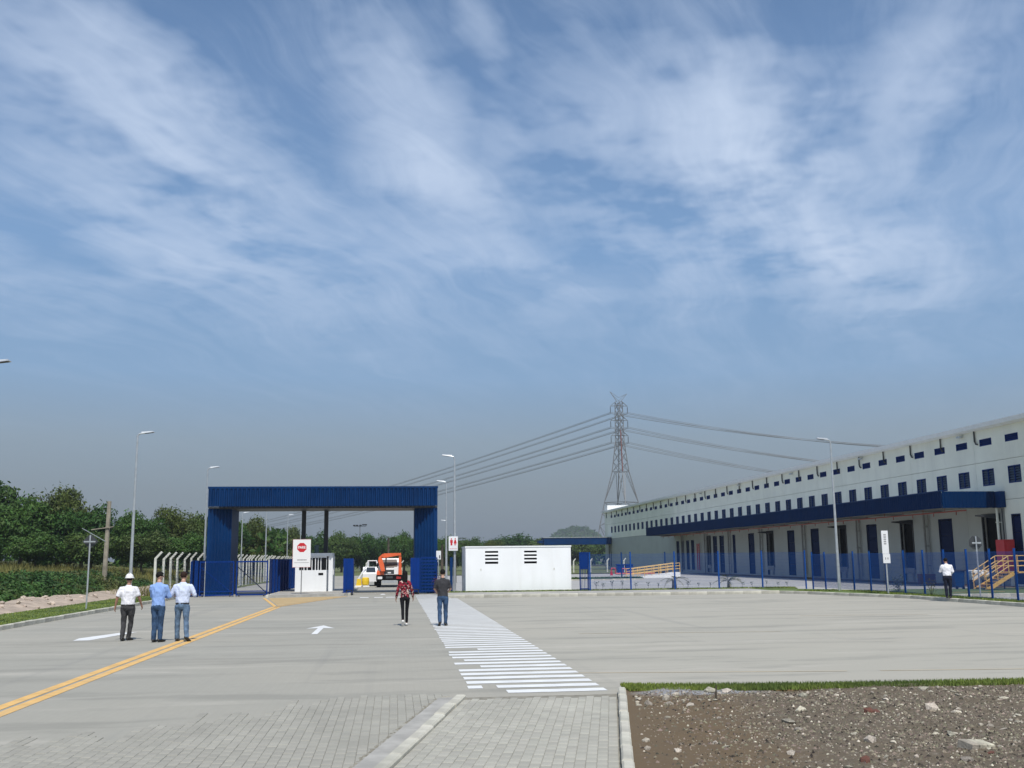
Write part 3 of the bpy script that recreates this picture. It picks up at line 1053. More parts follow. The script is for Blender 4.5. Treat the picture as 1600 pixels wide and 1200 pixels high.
# ================================================================== LEFT BANK: grass, spoil ridge, undergrowth, field
blades('grass', m_grassblade, 15000, lambda r: (r.uniform(-15.1, -12.28), 24 + 38 * r.random() ** 1.3), .05, lambda x, y_: .095, 53, .022)
blades('grass', m_grassblade, 9000, lambda r: (lambda t: (24.2 + r.random() * 1.3 if t < 54 else 22.2 + 2.2 * r.random(), t))(36 + 20 * r.random()), .09, lambda x, y_: .11, 54, .025)
blades('grass', m_grassblade, 5000, lambda r: (r.uniform(2.95, 24.0), r.uniform(60.25, 61.35)), .10, lambda x, y_: .115, 55, .03)


def ridge_h(x, y_):
    t = (x + 17.1) / 1.9
    base = max(0, 1 - t * t)
    return base * (.27 + .13 * mnoise.noise((x * .5, y_ * .35, 2)) + .12 * mnoise.noise((x * 1.3, y_ * 1.1, 7))) + .05 * mnoise.noise((x * 3, y_ * 3, 1)) * (base > 0) + .06


bm = MB()
nx, ny = 22, 150
bm.add([(-19.2 + 4.2 * i / nx, 22 + 56 * j / ny, ridge_h(-19.2 + 4.2 * i / nx, 22 + 56 * j / ny)) for j in range(ny + 1) for i in range(nx + 1)],
       [(j * (nx + 1) + i, j * (nx + 1) + i + 1, (j + 1) * (nx + 1) + i + 1, (j + 1) * (nx + 1) + i) for j in range(ny) for i in range(nx)])
ridge = structure(bm.build('spoil_ridge_terrain', m_earthpink, smooth=True))
pale = mat('pink_pale_stone', (0.47, 0.395, 0.32), 0.9, var=0.2, vscale=4, bump=0.4, island=0.2)
rs = [rock_mesh('stone', pale, s, f, .34, 1, q) for s, f, q in ((11, .6, (1, .8)), (12, .7, (1.2, .8)), (13, .5, (1, 1)))]
r = random.Random(61)
for k in range(120):
    y_ = 30 + 32 * r.random()
    x = -17.0 + r.gauss(0, .85)
    s = .10 + .22 * r.random() ** 2
    o = bpy.data.objects.new('stone', rs[k % 3])
    COL.objects.link(o)
    o.parent = ridge
    o.location = (x, y_, ridge_h(x, y_) + s * .12)
    o.rotation_euler = (r.uniform(-.4, .4), r.uniform(-.4, .4), r.uniform(0, 6.3))
    o.scale = (s, s, s)


def bank_h(x, y_):
    t = min(1, max(0, (-17.6 - x) / 3.6))
    t = t * t * (3 - 2 * t)
    return -.1 + t * (1.0 + .2 * mnoise.noise((x * .2, y_ * .2, 1))) + min(1.45, max(0, -x - 21) * .07)


bm = MB()
nx, ny = 44, 60
bm.add([(-17.2 - 60 * (i / nx) ** 1.6, 18 + 130 * j / ny, bank_h(-17.2 - 60 * (i / nx) ** 1.6, 18 + 130 * j / ny)) for j in range(ny + 1) for i in range(nx + 1)],
       [(j * (nx + 1) + i, (j + 1) * (nx + 1) + i, (j + 1) * (nx + 1) + i + 1, j * (nx + 1) + i + 1) for j in range(ny) for i in range(nx)])
structure(bm.build('field_terrain', m_field, smooth=True))
structure(sheet('verge_field', [(-17.0, 62), (-12.1, 62), (-12.1, 145), (-17.6, 145)], .02, m_field))


def leaf(bm, c, nrm, s, r):
    """one leaf-shaped face, folded a little"""
    n_ = Vector(nrm)
    if n_.length < 1e-4:
        n_ = Vector((0, 0, 1))
    n_.normalize()
    t = n_.orthogonal()
    t.rotate(Matrix.Rotation(r.uniform(0, 6.28), 3, n_))
    u = n_.cross(t)
    l, w = s * r.uniform(.7, 1.3), s * r.uniform(.35, .6)
    bm.add([c - t * l * .5, c + u * w * .5 + n_ * w * .12, c + t * l * .5, c - u * w * .5 + n_ * w * .12], [(0, 1, 2, 3)])


# undergrowth on the bank front: domes of leaves of uneven height
bm = MB()
r = random.Random(71)
domes = []
for k in range(235):
    y_ = 27 + 55 * r.random()
    x = -18.1 - 3.8 * r.random() ** .8
    domes.append((x, y_, bank_h(x, y_) + .1, r.uniform(.5, 1.0), r.uniform(.30, .60)))
for x, y_, z, rad, hh in domes:
    for q in range(int(270 * rad)):
        th, ph = r.uniform(0, 6.28), math.acos(r.uniform(-.25, 1))
        d = Vector((sin(ph) * cos(th), sin(ph) * sin(th), cos(ph)))
        k_ = r.uniform(.72, 1.06)
        c = Vector((x + d.x * rad * k_, y_ + d.y * rad * k_, z + d.z * hh * k_))
        leaf(bm, c, d + Vector((r.gauss(0, .5), r.gauss(0, .5), r.gauss(0, .5) + .3)), .17, r)
stuff(bm.build('undergrowth', m_shrub))
blades('dry_grass', m_drygrass, 26000, lambda r: (-19.5 - 26 * r.random() ** 1.2, 28 + 75 * r.random()), .55, bank_h, 72, .03, .6)
blades('dry_grass', m_drygrass, 7000, lambda r: (r.uniform(-17.5, -13.6), 63 + 70 * r.random()), .5, lambda x, y_: .0, 73, .03, .6)

# ================================================================== TREES
def crown_mesh(name, m, seed, lobes, leaves, size, rz=.75):
    """a crown about 1 across and 1 high standing on z = 0: leaf faces on the shells of many uneven lobes"""
    r = random.Random(seed)
    bm = MB()
    L = []
    for k in range(lobes):
        while True:
            p = Vector((r.uniform(-1, 1), r.uniform(-1, 1), r.uniform(-1, 1)))
            if p.length < 1:
                break
        rad = r.uniform(.10, .22)
        L.append((Vector((p.x * .40, p.y * .40, .50 + p.z * .40 * rz + .06)), rad, r.uniform(.65, 1.0)))
    per = leaves // lobes
    for c, rad, sq in L:
        for q in range(per):
            d = Vector((r.gauss(0, 1), r.gauss(0, 1), r.gauss(0, 1) + .25)).normalized()
            k_ = rad * (r.uniform(.62, 1.05) if r.random() < .93 else r.uniform(1.05, 1.4))
            p = c + Vector((d.x * k_, d.y * k_, d.z * k_ * sq))
            leaf(bm, p, d + Vector((r.gauss(0, .55), r.gauss(0, .55), r.gauss(0, .55))), size, r)
    return bm.mesh(name, m)


def trunk_mesh(seed):
    r = random.Random(seed)
    bm = MB()
    p = Vector((0, 0, -.05))
    q = Vector((r.uniform(-.03, .03), r.uniform(-.03, .03), .32))
    bm.tube(p, q, .035, 7, .026)
    for k in range(6):
        a = k * 1.05 + r.uniform(-.3, .3)
        e = q + Vector((cos(a) * r.uniform(.15, .3), sin(a) * r.uniform(.15, .3), r.uniform(.2, .45)))
        bm.tube(q, e, .018, 5, .005)
    return bm.mesh('trunk', m_bark)


crowns = [crown_mesh('crown', m_tree1, 1, 40, 14000, .042), crown_mesh('crown', m_tree2, 2, 50, 15000, .038, .8), crown_mesh('crown', m_tree3, 3, 38, 12000, .036, .9),
          crown_mesh('crown', m_tree2, 4, 32, 11000, .050, .7), crown_mesh('crown', m_tree1, 5, 58, 15000, .036, .65)]
trunks = [trunk_mesh(s) for s in (1, 2)]


def tree(x, y_, h, w, kind, label, z=0.0, name='tree', cat='tree', group='trees along the edge of the site', skirt=-0.03, rr=None):
    t = local_thing(name, label, cat, (x, y_, z), 0, group)
    c = bpy.data.objects.new('crown', crowns[kind])
    COL.objects.link(c)
    c.parent = t
    c.location = (0, 0, h * skirt)
    c.scale = (w, w, h * (1 - skirt) / .96)
    c.rotation_euler.z = rr if rr is not None else (x * 1.7 + y_ * .9) % 6.28
    k = bpy.data.objects.new('trunk', trunks[kind % 2])
    COL.objects.link(k)
    k.parent = t
    k.scale = (h * .9, h * .9, h)
    return t


FIELD_Z = 2.0
TREES = [
    # x, y, top z, width, kind, label
    (-36.5, 97, 9.8, 7.5, 0, 'tall dark tree cut by the left edge of the photo, highest of the belt'),
    (-32.6, 95, 7.9, 6.0, 1, 'round green tree just right of the highest tree at the left edge'),
    (-30.6, 99, 8.5, 6.5, 2, 'olive brown topped tree rising second highest in the left belt'),
    (-27.6, 96, 7.2, 5.6, 0, 'dark tree filling the gap left of the wooden utility pole'),
    (-24.9, 104, 6.9, 5.6, 1, 'mid green tree directly behind the wooden utility pole'),
    (-22.6, 108, 7.2, 5.4, 2, 'olive tree just right of the wooden utility pole'),
    (-20.4, 111, 6.9, 5.6, 1, 'leafy tree behind the tallest lamp post on the left'),
    (-18.3, 116, 6.8, 5.4, 4, 'dense tree above the white angled fence posts'),
    (-16.2, 121, 6.6, 5.2, 2, 'yellowish tree beside the left pillar of the blue portal'),
    (-39, 92, 7.5, 6.5, 3, 'low broad tree at the left edge under the tallest crown'),
    (-34.6, 90, 5.6, 5.2, 4, 'dark low tree in front of the left belt over the dry grass'),
    (-29.0, 88, 4.6, 4.8, 1, 'bushy bright green tree low in front of the left belt'),
    (-25.2, 90, 4.9, 4.4, 3, 'low green tree behind the back of the triangular sign'),
    (-21.5, 92, 4.7, 4.2, 0, 'dark low tree at the foot of the wooden utility pole'),
    (-18.5, 96, 4.6, 4.4, 1, 'low bushy tree right of the utility pole foot'),
    (-16.4, 101, 4.6, 4.0, 3, 'low tree behind the first white angled fence posts'),
    (-28.5, 190, 8.4, 9.0, 1, 'bright green tree seen just inside the portal left pillar'),
    (-23.4, 192, 8.6, 8.0, 4, 'full crowned tree over the left gate inside the portal'),
    (-18.6, 188, 7.5, 7.0, 2, 'olive tree left of the stop sign board inside the portal'),
    (-14.6, 190, 7.2, 5.5, 0, 'narrow dark tree above the guard booth inside the portal'),
    (-12.3, 205, 6.4, 6.0, 3, 'paler tree between the two thin portal posts'),
    (-9.4, 186, 7.0, 6.5, 1, 'broad round tree right of the second thin portal post'),
    (-5.8, 190, 7.1, 6.5, 4, 'broad dark tree at the centre of the portal opening'),
    (-2.2, 196, 6.4, 6.5, 0, 'lower tree left of the orange crane truck'),
    (1.6, 188, 6.9, 6.5, 1, 'tree behind the orange crane truck beside the right pillar'),
    (6.0, 188, 6.4, 6.0, 3, 'tree showing between the right pillar and the restroom sign'),
    (10.0, 190, 6.1, 6.6, 1, 'green tree just above the left end of the white hut'),
    (14.4, 192, 6.2, 6.6, 4, 'round tree above the first louvre of the white hut'),
    (18.6, 196, 5.2, 5.5, 2, 'lowest tree above the middle of the white hut'),
    (33.5, 300, 9.0, 17, 0, 'dark tree under the far blue awning, nearer the white hut'),
    (44.0, 305, 8.6, 16, 3, 'dark tree under the far blue awning beside the warehouse'),
    (53.0, 310, 8.0, 14, 1, 'dark tree behind the warehouse far corner'),
]
for x, y_, top, w, kind, lab in TREES:
    z = FIELD_Z if x < -17.7 and y_ < 140 else (.4 if y_ < 140 else -.1)
    tree(x, y_, top - z + .9, w, kind, lab, z - .9)
# a far wood that closes the view behind the single trees
bm = MB()
r = random.Random(91)
for k in range(9000):
    t = r.random()
    x = -75 + 165 * t
    y_ = 330 + r.uniform(-14, 14)
    top = 6.5 + 2.2 * mnoise.noise((x * .09, 3, 0)) + 1.2 * mnoise.noise((x * .3, 1, 0))
    z = top * (1 - r.random() ** 2.2)
    leaf(bm, Vector((x, y_, z)), (r.gauss(0, 1), r.gauss(-.6, 1), r.gauss(.5, 1)), 1.5, r)
stuff(bm.build('woods', m_tree1))
bm = MB()
for k in range(9000):
    x = -95 + 82 * r.random()
    y_ = 128 + r.uniform(-6, 6) - (x + 50) * .12
    top = 5.0 + 1.2 * mnoise.noise((x * .15, 3, 0)) + .8 * mnoise.noise((x * .5, 1, 0))
    z = .5 + top * (1 - r.random() ** 1.8)
    leaf(bm, Vector((x, y_, z)), (r.gauss(0, 1), r.gauss(-.6, 1), r.gauss(.5, 1)), .8, r)
stuff(bm.build('woods', m_tree1))
# wooded hill far behind the far awning
bm = MB()
nx, ny = 70, 16
vs = []
for j in range(ny + 1):
    for i in range(nx + 1):
        x = 2 * (112 + 66 * i / nx)
        u = (x - 286) / 62
        prof = max(0, 1 - abs(u) ** 2.1) ** .75
        q = sin(pi * min(1, j / ny))
        h = prof * q * 49 + (3.8 * mnoise.noise((x * .11, j * .7, 1)) + 3.0 * mnoise.noise((x * .3, j * 1.6, 5))) * (1 if q > .05 else 0) * prof
        vs.append((x, 1550 + 140 * j / ny, h))
bm.add(vs, [(j * (nx + 1) + i, j * (nx + 1) + i + 1, (j + 1) * (nx + 1) + i + 1, (j + 1) * (nx + 1) + i) for j in range(ny) for i in range(nx)])
hill = structure(bm.build('hill', mat('hill_forest', (0.045, 0.070, 0.035), 0.95, var=0.45, vscale=0.35), smooth=True))
bm = MB()
for k in range(5000):
    i = r.randrange(len(vs))
    p = Vector(vs[i]) + Vector((r.uniform(-2, 2), r.uniform(-8, 8), r.uniform(-1, 1.8)))
    if p.z > 2:
        leaf(bm, p, (r.gauss(0, .7), r.gauss(-.5, .7), r.gauss(.6, .7)), 4.0, r)
stuff(bm.build('hill_woods', m_tree1))
# ================================================================== WAREHOUSE
WX = 39.0
wh = thing('warehouse', 'long pale warehouse with two rows of blue windows and a navy dock canopy', 'warehouse', (WX, 60, 0))


def holed(bm, x0, x1, y0, y1, z0, z1, holes):
    """wall slab facing -x with rectangular holes (ya, yb, za, zb), built as boxes round the holes"""
    hs = [h for h in holes if h[1] > y0 and h[0] < y1 and h[3] > z0 and h[2] < z1]
    ys = sorted({y0, y1, *[min(max(h[0], y0), y1) for h in hs], *[min(max(h[1], y0), y1) for h in hs]})
    for a, b_ in zip(ys, ys[1:]):
        mid = (a + b_) / 2
        cuts = sorted([(max(h[2], z0), min(h[3], z1)) for h in hs if h[0] < mid < h[1]])
        z = z0
        for c, d in cuts:
            if c > z + 1e-4:
                bm.box(x0, x1, a, b_, z, c)
            z = max(z, d)
        if z1 > z + 1e-4:
            bm.box(x0, x1, a, b_, z, z1)
    return bm


closed = [(60.72, 61.68), (68.82, 70.63), (80.35, 82.15), (92.0, 93.8), (97.9, 99.7), (109.4, 111.2), (115.7, 116.6), (119.9, 121.5), (122.6, 124.1),
          (132.3, 133.6), (134.6, 135.9), (137.2, 138.5), (139.5, 140.8)]
opened = [(63.05, 64.95), (74.45, 76.27), (86.15, 87.95), (103.6, 105.45), (125.1, 126.4)]
holes = [(a, b_, 0.12 if a < 130 else .35, 4.5 if a < 130 else 4.2) for a, b_ in closed] + [(a, b_, 1.02, 4.52) for a, b_ in opened]
win_y = [60.93 + 2.925 * k_ for k_ in range(-3, 43)]
holes_lo = [(y_ - .68, y_ + .68, 6.46, 7.56) for y_ in win_y]
holes_hi = [(y_ - .70, y_ + .70, 9.12, 9.58) for y_ in win_y]
edges = [46, 55, 62.4, 66.8, 72.55, 78.3, 84.15, 90, 95.85, 101.65, 107.4, 113.2, 118.4, 124.6, 127.7, 134.1, 142.2, 150.4, 158.6, 166.8, 175, 183.4, 190]
for a, b_ in zip(edges, edges[1:]):
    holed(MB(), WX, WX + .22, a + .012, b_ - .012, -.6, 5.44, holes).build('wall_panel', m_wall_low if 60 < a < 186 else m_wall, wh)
e2 = [47.72 + 8.775 * k_ for k_ in range(17)]
e2 = e2[:-1] + [190]
for a, b_ in zip(e2, e2[1:]):
    holed(MB(), WX, WX + .22, a + .012, b_ - .012, 5.465, 8.02, holes_lo).build('wall_panel', m_wall, wh)
    holed(MB(), WX, WX + .22, a + .012, b_ - .012, 8.045, 10.2, holes_hi).build('wall_panel', m_wall, wh)
b = MB()
b.box(39.26, 39.30, 46, 190, 4.7, 10.2)                # inner lining behind the joints above the doors
b.box(39.25, 90, 189.8, 190, -.6, 10.2)
b.box(39.25, 90, 46, 46.2, -.6, 10.2)
b.box(89.8, 90, 46.2, 189.8, -.6, 10.2)
b.build('wall', m_wall, wh)
MB().box(39.23, 89.8, 46.2, 189.8, -.6, 1.0).build('floor_slab', m_concrete, wh)
b = MB()
b.prism_y([(38.70, 10.2), (90, 10.2), (90, 10.5), (64, 11.9), (38.70, 10.52)], 45.8, 190.1)
b.build('roof', m_eave, wh)
b = MB()
b.prism_y([(38.48, 10.28), (38.695, 10.22), (38.695, 10.56), (38.44, 10.56)], 45.8, 190.1)
b.build('gutter', m_eave, wh)
MB().box(39.1, 45.2, 187.8, 189.6, 10.6, 11.6).build('parapet', m_white, wh)

# windows: a frame with louvres, all of a row share their meshes
fr = MB()
for z0, z1 in ((6.46, 6.52), (7.50, 7.56)):
    fr.box(-.01, .16, -.68, .68, z0, z1)
for y0, y1 in ((-.68, -.62), (.62, .68), (-.03, .03)):
    fr.box(-.01, .16, y0, y1, 6.52, 7.50)
w0 = fr.build('window', m_blue, wh, local=True)
sl = MB()
for k_ in range(6):
    z = 6.54 + k_ * .163
    for y0, y1 in ((-.62, -.03), (.03, .62)):
        sl.add([(.02, y0, z), (.02, y1, z), (.11, y1, z + .12), (.11, y0, z + .12), (.03, y0, z - .012), (.03, y1, z - .012), (.12, y1, z + .108), (.12, y0, z + .108)],
               [(0, 3, 2, 1), (4, 5, 6, 7), (0, 1, 5, 4), (2, 3, 7, 6)])
sl.box(.165, .175, -.68, .68, 6.46, 7.56)
s0 = MB()
m_louvre = mat('louvre_blue', (0.055, 0.085, 0.135), 0.45, spec=0.3)
sl0 = sl.build('louvre', m_louvre, w0, local=True)
hi = MB()
for z0, z1 in ((9.12, 9.16), (9.54, 9.58)):
    hi.box(-.01, .15, -.70, .70, z0, z1)
for y0, y1 in ((-.70, -.66), (.66, .70)):
    hi.box(-.01, .15, y0, y1, 9.16, 9.54)
h0 = hi.build('window', m_blue, wh, local=True)
hs_ = MB()
for k_ in range(3):
    z = 9.165 + k_ * .127
    hs_.add([(.02, -.66, z), (.02, .66, z), (.10, .66, z + .11), (.10, -.66, z + .11)], [(0, 3, 2, 1)])
hs_.box(.145, .155, -.70, .70, 9.12, 9.58)
hs0 = hs_.build('louvre', m_blue, h0, local=True)
first = True
for y_ in win_y:
    for src, sub in ((w0, sl0), (h0, hs0)):
        if first:
            src.location = (0, y_ - 60, 0)
        else:
            c = child_copy(src, 'window', wh, (0, y_ - 60, 0))
            child_copy(sub, 'louvre', c, (0, 0, 0))
    first = False

# doors: closed ones of five blue leaves, open ones with a swung canopy and a bumper plate
pan = MB()
pan.cbox(0, .05, -.5, .5, 0, .97, .02)
pan0 = None
for a, b_ in closed:
    z0, z1 = (0.12, 4.5) if a < 130 else (.35, 4.2)
    f = MB()
    f.box(WX - .03, WX + .12, a, a + .07, z0, z1)
    f.box(WX - .03, WX + .12, b_ - .07, b_, z0, z1)
    f.box(WX - .03, WX + .12, a + .07, b_ - .07, z1 - .07, z1)
    d = f.build('dock_door', m_door, wh)
    for k_ in range(4):
        hh = (z1 - z0 - .09) / 4
        if pan0 is None:
            pan0 = pan.build('panel', m_door, d, local=True)
            p = pan0
        else:
            p = child_copy(pan0, 'panel', d, (0, 0, 0))
        p.location = (.07, (a + b_) / 2 - 60, z0 + hh * k_)
        p.scale = (1, b_ - a - .15, hh / .985)
for a, b_ in opened:
    f = MB()
    f.box(WX - .05, WX + .12, a - .10, a, .9, 4.62)
    f.box(WX - .05, WX + .12, b_, b_ + .10, .9, 4.62)
    f.box(WX - .05, WX + .12, a, b_, 4.52, 4.62)
    d = f.build('dock_door', m_dark, wh)
    MB().box(WX - .10, WX - .04, a, b_, .62, 1.0).build('dock_leveller', m_soffit, d)
    MB().box(WX + .45, WX + .48, a - .3, b_ + .3, 1.01, 4.65).build('doorway_dark_sheet', m_black, d)  # black sheet added behind the opening to stand in for deep interior shade
    if a < 120:
        f = MB()
        f.prism_y([(WX - 1.65, 4.42), (WX - 1.65, 4.50), (WX - .06, 4.60), (WX - .06, 4.26)], a - .06, a + .02)
        f.build('door_arm', m_dark, d)
    for yy in (a + .2, b_ - .4):
        MB().box(WX - .16, WX - .04, yy, yy + .2, .1, .60).build('bumper', m_concrete if yy == a + .2 else m_black, d)

# downspouts under the gutter
dsp = MB()
dsp.path([(0, 0, 0), (0, 0, -.78), (-.02, -.16, -.98), (-.02, -.34, -1.02)], .055, 6)
ds0 = dsp.build('downspout', m_dark, wh, local=True)
for k_ in range(29):
    loc = (-.08, 65.0 - 60 + 4.39 * k_, 10.3)
    if k_ == 0:
        ds0.location = loc
    else:
        child_copy(ds0, 'downspout', wh, loc)
for y_ in (66.6, 82.0, 97.4, 113, 128):
    f = MB()
    f.box(WX - .34, WX - .12, y_ - .22, y_ + .22, 9.93, 10.07)
    f.bar((WX - .12, y_, 10.0), (WX + .02, y_, 10.1), .05)
    f.build('floodlight', m_galv, wh)

# canopy over the docks
CX, CY0, CY1, CZ0, CZ1 = 35.0, 62.75, 142.0, 4.96, 6.02
b = MB()
b.corrugated((CX, CY1), (CX, CY0), CZ0, CZ1, .30, .03, -1)
b.build('canopy_fascia', m_canopy, wh)
MB().box(CX - .05, CX + .06, CY0 - .03, CY1, CZ1 + .001, CZ1 + .07).build('capping', m_navy, wh)
b = MB()
b.corrugated((CX + .02, CY0), (38.62, CY0), CZ0, CZ1, .30, .03, -1)
b.build('canopy_fascia', m_canopy, wh)
MB().box(38.64, 38.98, 62.15, 63.1, CZ0, CZ1 - .03).build('canopy_bracket', m_navy, wh)
b = MB()
b.box(CX + .08, 38.98, CY0 + .05, CY1 - .05, 5.10, 5.14)
b.build('canopy_soffit', m_soffit, wh)
MB().box(CX + .08, 38.98, CY0 + .05, CY1 - .05, 5.88, 5.93).build('canopy_roof', m_galv, wh)
MB().box(CX + .05, 38.98, CY1 - .04, CY1, CZ0, CZ1).build('canopy_fascia', m_navy, wh)
for y_ in [64.2 + 5.85 * k_ for k_ in range(14)]:
    MB().box(CX + .1, 38.95, y_ - .06, y_ + .06, 4.99, 5.095).build('purlin', m_soffit, wh)
b = MB()
b.tube((36.9, 63.3, 4.83), (36.9, 141, 4.83), .05, 6)
for k_ in range(27):
    y_ = 64.5 + 2.9 * k_
    b.tube((36.9, y_, 4.83), (36.9, y_, 4.58), .03, 5)
    b.tube((36.9, y_ + 1.4, 4.83), (36.9, y_ + 1.4, 5.1), .02, 5)
b.build('sprinkler_pipe', m_pipe, wh)
for k_, y_ in enumerate((62.9, 72.3, 83.6, 95.4, 107.0, 117.6, 127.0, 137.6)):
    b = MB()
    b.tube((38.78, y_, 0), (38.78, y_, 4.95), .085, 8)
    for z in (1.2, 2.6, 4.0):
        b.box(38.70, 39.0, y_ - .11, y_ + .11, z, z + .06)
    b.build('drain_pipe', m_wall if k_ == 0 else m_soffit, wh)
    b = MB()
    b.tube((38.88, y_ - .42, .3), (38.88, y_ - .42, 4.9), .045, 6)
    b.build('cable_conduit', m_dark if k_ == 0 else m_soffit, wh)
# awning across the far end
b = MB()
b.prism([(26.6, 184.0), (38.9, 184.0), (38.9, 187.5), (26.6, 187.5)], 4.42, 5.62)
b.build('awning', m_navy, wh)
MB().box(25.7, 26.58, 184.4, 187, 4.7, 5.2).build('awning_tip', m_navy, wh)
MB().box(26.5, 38.9, 183.9, 187.6, 5.625, 5.75).build('capping', m_galv, wh)
for y_ in (184.9, 186.4):
    MB().box(38.93, 39.0, y_ - .25, y_ + .25, .5, 4.2).build('dock_door', m_dark, wh)
# red fire ladder by the far dock doors
lad = thing('fire_ladder', 'red steel ladder fixed to the far dock wall between narrow dark doors', 'ladder', (38.6, 129.6, 0))
for y_ in (129.2, 130.0):
    MB().tube((38.7, y_, .3), (38.7, y_, 3.7), .07, 6).build('rail', m_red, lad)
for k_ in range(10):
    MB().tube((38.7, 129.2, .6 + k_ * .32), (38.7, 130.0, .6 + k_ * .32), .035, 5).build('rung', m_red, lad)

# concrete ramp with yellow rails at the far docks
RY0, RY1 = 104.0, 106.2
rp = thing('ramp', 'white concrete ramp with yellow handrails leading up to the far docks', 'ramp', (24.0, RY0, -.06))
b = MB()
b.prism_y([(23.9, -.10), (29.1, -.10), (29.1, .50), (28.9, .50)], RY0, RY1)
b.build('slope', m_white, rp)
f_ = lambda x: -.06 + max(0, min(1, (x - 23.9) / 5.0)) * .56
for yy in (RY0 + .08, RY1 - .08):
    b = MB()
    for dz_ in (.36, .64, .92):
        b.path([(23.9, yy, f_(23.9) + dz_), (28.9, yy, f_(28.9) + dz_), (29.1, yy, .5 + dz_)], .035, 6)
    b.build('handrail', m_yellow, rp)
    for k_ in range(8):
        x = 23.9 + k_ * .74
        MB().tube((x, yy, f_(x)), (x, yy, f_(x) + .92), .035, 6).build('baluster', m_yellow, rp)
rr_ = thing('pipe_guard', 'low red hydrant pipes behind the foot of the yellow railed ramp', 'pipes', (25.6, 122, -.06))
b = MB()
b.path([(25.7, 122, -.05), (25.7, 122, .78), (26.2, 122, .78), (26.2, 122, .1)], .06, 6)
b.path([(26.2, 122, .14), (31.0, 122, .14)], .09, 6)
b.path([(27.0, 122, .1), (27.0, 122, .72), (27.5, 122, .72), (27.5, 122, .1)], .055, 6)
b.build('pipe_run', m_red, rr_)
MB().lathe([(.16, 0), (.18, .05), (.13, .25), (.15, .42), (.07, .5)], (25.7, 122, -.06), 8).build('hydrant_body', m_red, rr_)
for k_, (x, lab) in enumerate(((28.1, 'blue waste bin farther left behind the red pipes'), (29.2, 'blue waste bin against the far wall behind the yellow ramp rail'))):
    bn = thing('waste_bin', lab, 'bin', (x, 128, -.06), 0, 'blue bins by the far docks')
    b = MB()
    b.prism_y([(x - .36, .0), (x + .36, .0), (x + .45, 1.08), (x - .45, 1.08)], 127.6, 128.4)
    b.build('body', m_blue_bright, bn)
    MB().box(x - .48, x + .48, 127.55, 128.45, 1.083, 1.22).build('lid', m_blue_bright, bn)
    for dx_ in (-.3, .3):
        MB().tube((x + dx_ - .05, 127.6, .04), (x + dx_ + .05, 127.6, .04), .10, 8).build('wheel', m_black, bn)
strip('white_line_marking', [(17.5, 90), (20.6, 78), (22.6, 66)], .32, m_paintline, -.05)
kerb('kerb', (23.5, 97.0), (12.5, 97.0), -.1, .06)
blades('ground_cover', m_tree1, 3500, lambda r: (r.uniform(12.5, 23.5), r.uniform(97.1, 98.6)), .28, lambda x, y_: -.05, 131, .06, .8)

# yellow steel stair up to the near dock
st = thing('dock_stair', 'yellow steel stair with handrails climbing to the nearest dock door', 'stair', (33.4, 56, 0))
b = MB()
for yy in (55.3, 56.5):
    b.add([(33.0, yy, .06), (33.45, yy, .06), (35.15, yy, 1.0), (34.75, yy, 1.0), (33.0, yy + .05, .06), (33.45, yy + .05, .06), (35.15, yy + .05, 1.0), (34.75, yy + .05, 1.0)],
          [(0, 1, 2, 3), (7, 6, 5, 4), (0, 4, 5, 1), (1, 5, 6, 2), (2, 6, 7, 3), (3, 7, 4, 0)])
    b.build('stringer', m_yellow, st)
    b = MB()
for k_ in range(6):
    t = k_ / 5.5
    MB().box(33.15 + 1.6 * t, 33.5 + 1.6 * t, 55.36, 56.5, .12 + .86 * t, .16 + .86 * t).build('tread', m_yellow, st)
MB().box(34.8, 37.2, 55.3, 56.6, .93, 1.0).build('landing', m_yellow, st)
for yy in (55.3, 56.6):
    b = MB()
    for dz_ in (.35, .62, .92):
        b.path([(33.05, yy, .12 + dz_), (34.55, yy, .98 + dz_), (37.2, yy, .98 + dz_)], .028, 6)
    b.build('handrail', m_yellow, st)
    for x, z in ((33.1, .1), (33.8, .55), (34.5, .95), (35.0, 1.0), (35.9, 1.0), (36.8, 1.0)):
        MB().tube((x, yy, z), (x, yy, z + .95), .028, 6).build('post', m_yellow, st)
for x in (34.9, 36.9):
    for yy in (55.4, 56.5):
        MB().tube((x, yy, 0), (x, yy, .93), .04, 6).build('leg', m_dark, st)
cab = thing('cabinet', 'red fire cabinet standing beside the white drain pipe at the nearest dock', 'cabinet', (38.2, 62.0, 1.0))
MB().cbox(37.9, 38.6, 61.0, 61.9, .95, 2.9, .03).build('body', m_red, cab)
MB().box(37.96, 38.54, 60.965, 60.997, 1.05, 2.8).build('door', m_red, cab)
MB().box(38.44, 38.48, 60.93, 60.962, 1.8, 2.0).build('handle', m_galv, cab)
un = thing('water_tank', 'white boxy water tank on a low stand at the foot of the yellow stair', 'tank', (33.7, 57, 0))
b = MB()
b.lathe([(.28, -.40), (.33, -.34), (.33, .30), (.28, .36)], (0, 0, 0), 14)
b.v = [(33.98 + z, 57.2 + x, .83 + y_ * .8) for x, y_, z in b.v]
b.build('body', m_white, un, smooth=False)
MB().cbox(33.2, 33.58, 56.9, 57.5, .56, 1.1, .05).build('pump_box', m_white, un)
MB().tube((33.3, 56.9, .9), (33.3, 56.86, .9), .07, 8).build('valve', m_black, un)
for x in (33.35, 34.15):
    MB().box(x - .05, x + .05, 56.95, 57.45, .0, .55).build('leg', m_dark, un)
bn = thing('waste_bin', 'dark blue wheeled bin left of the white water tank near the docks', 'bin', (32.6, 57.5, 0), 0, None)
MB().prism_y([(32.35, .1), (32.85, .1), (32.95, 1.05), (32.25, 1.05)], 57.2, 57.8).build('body', m_navy, bn)
MB().box(32.2, 33.0, 57.15, 57.85, 1.053, 1.13).build('lid', m_dark, bn)
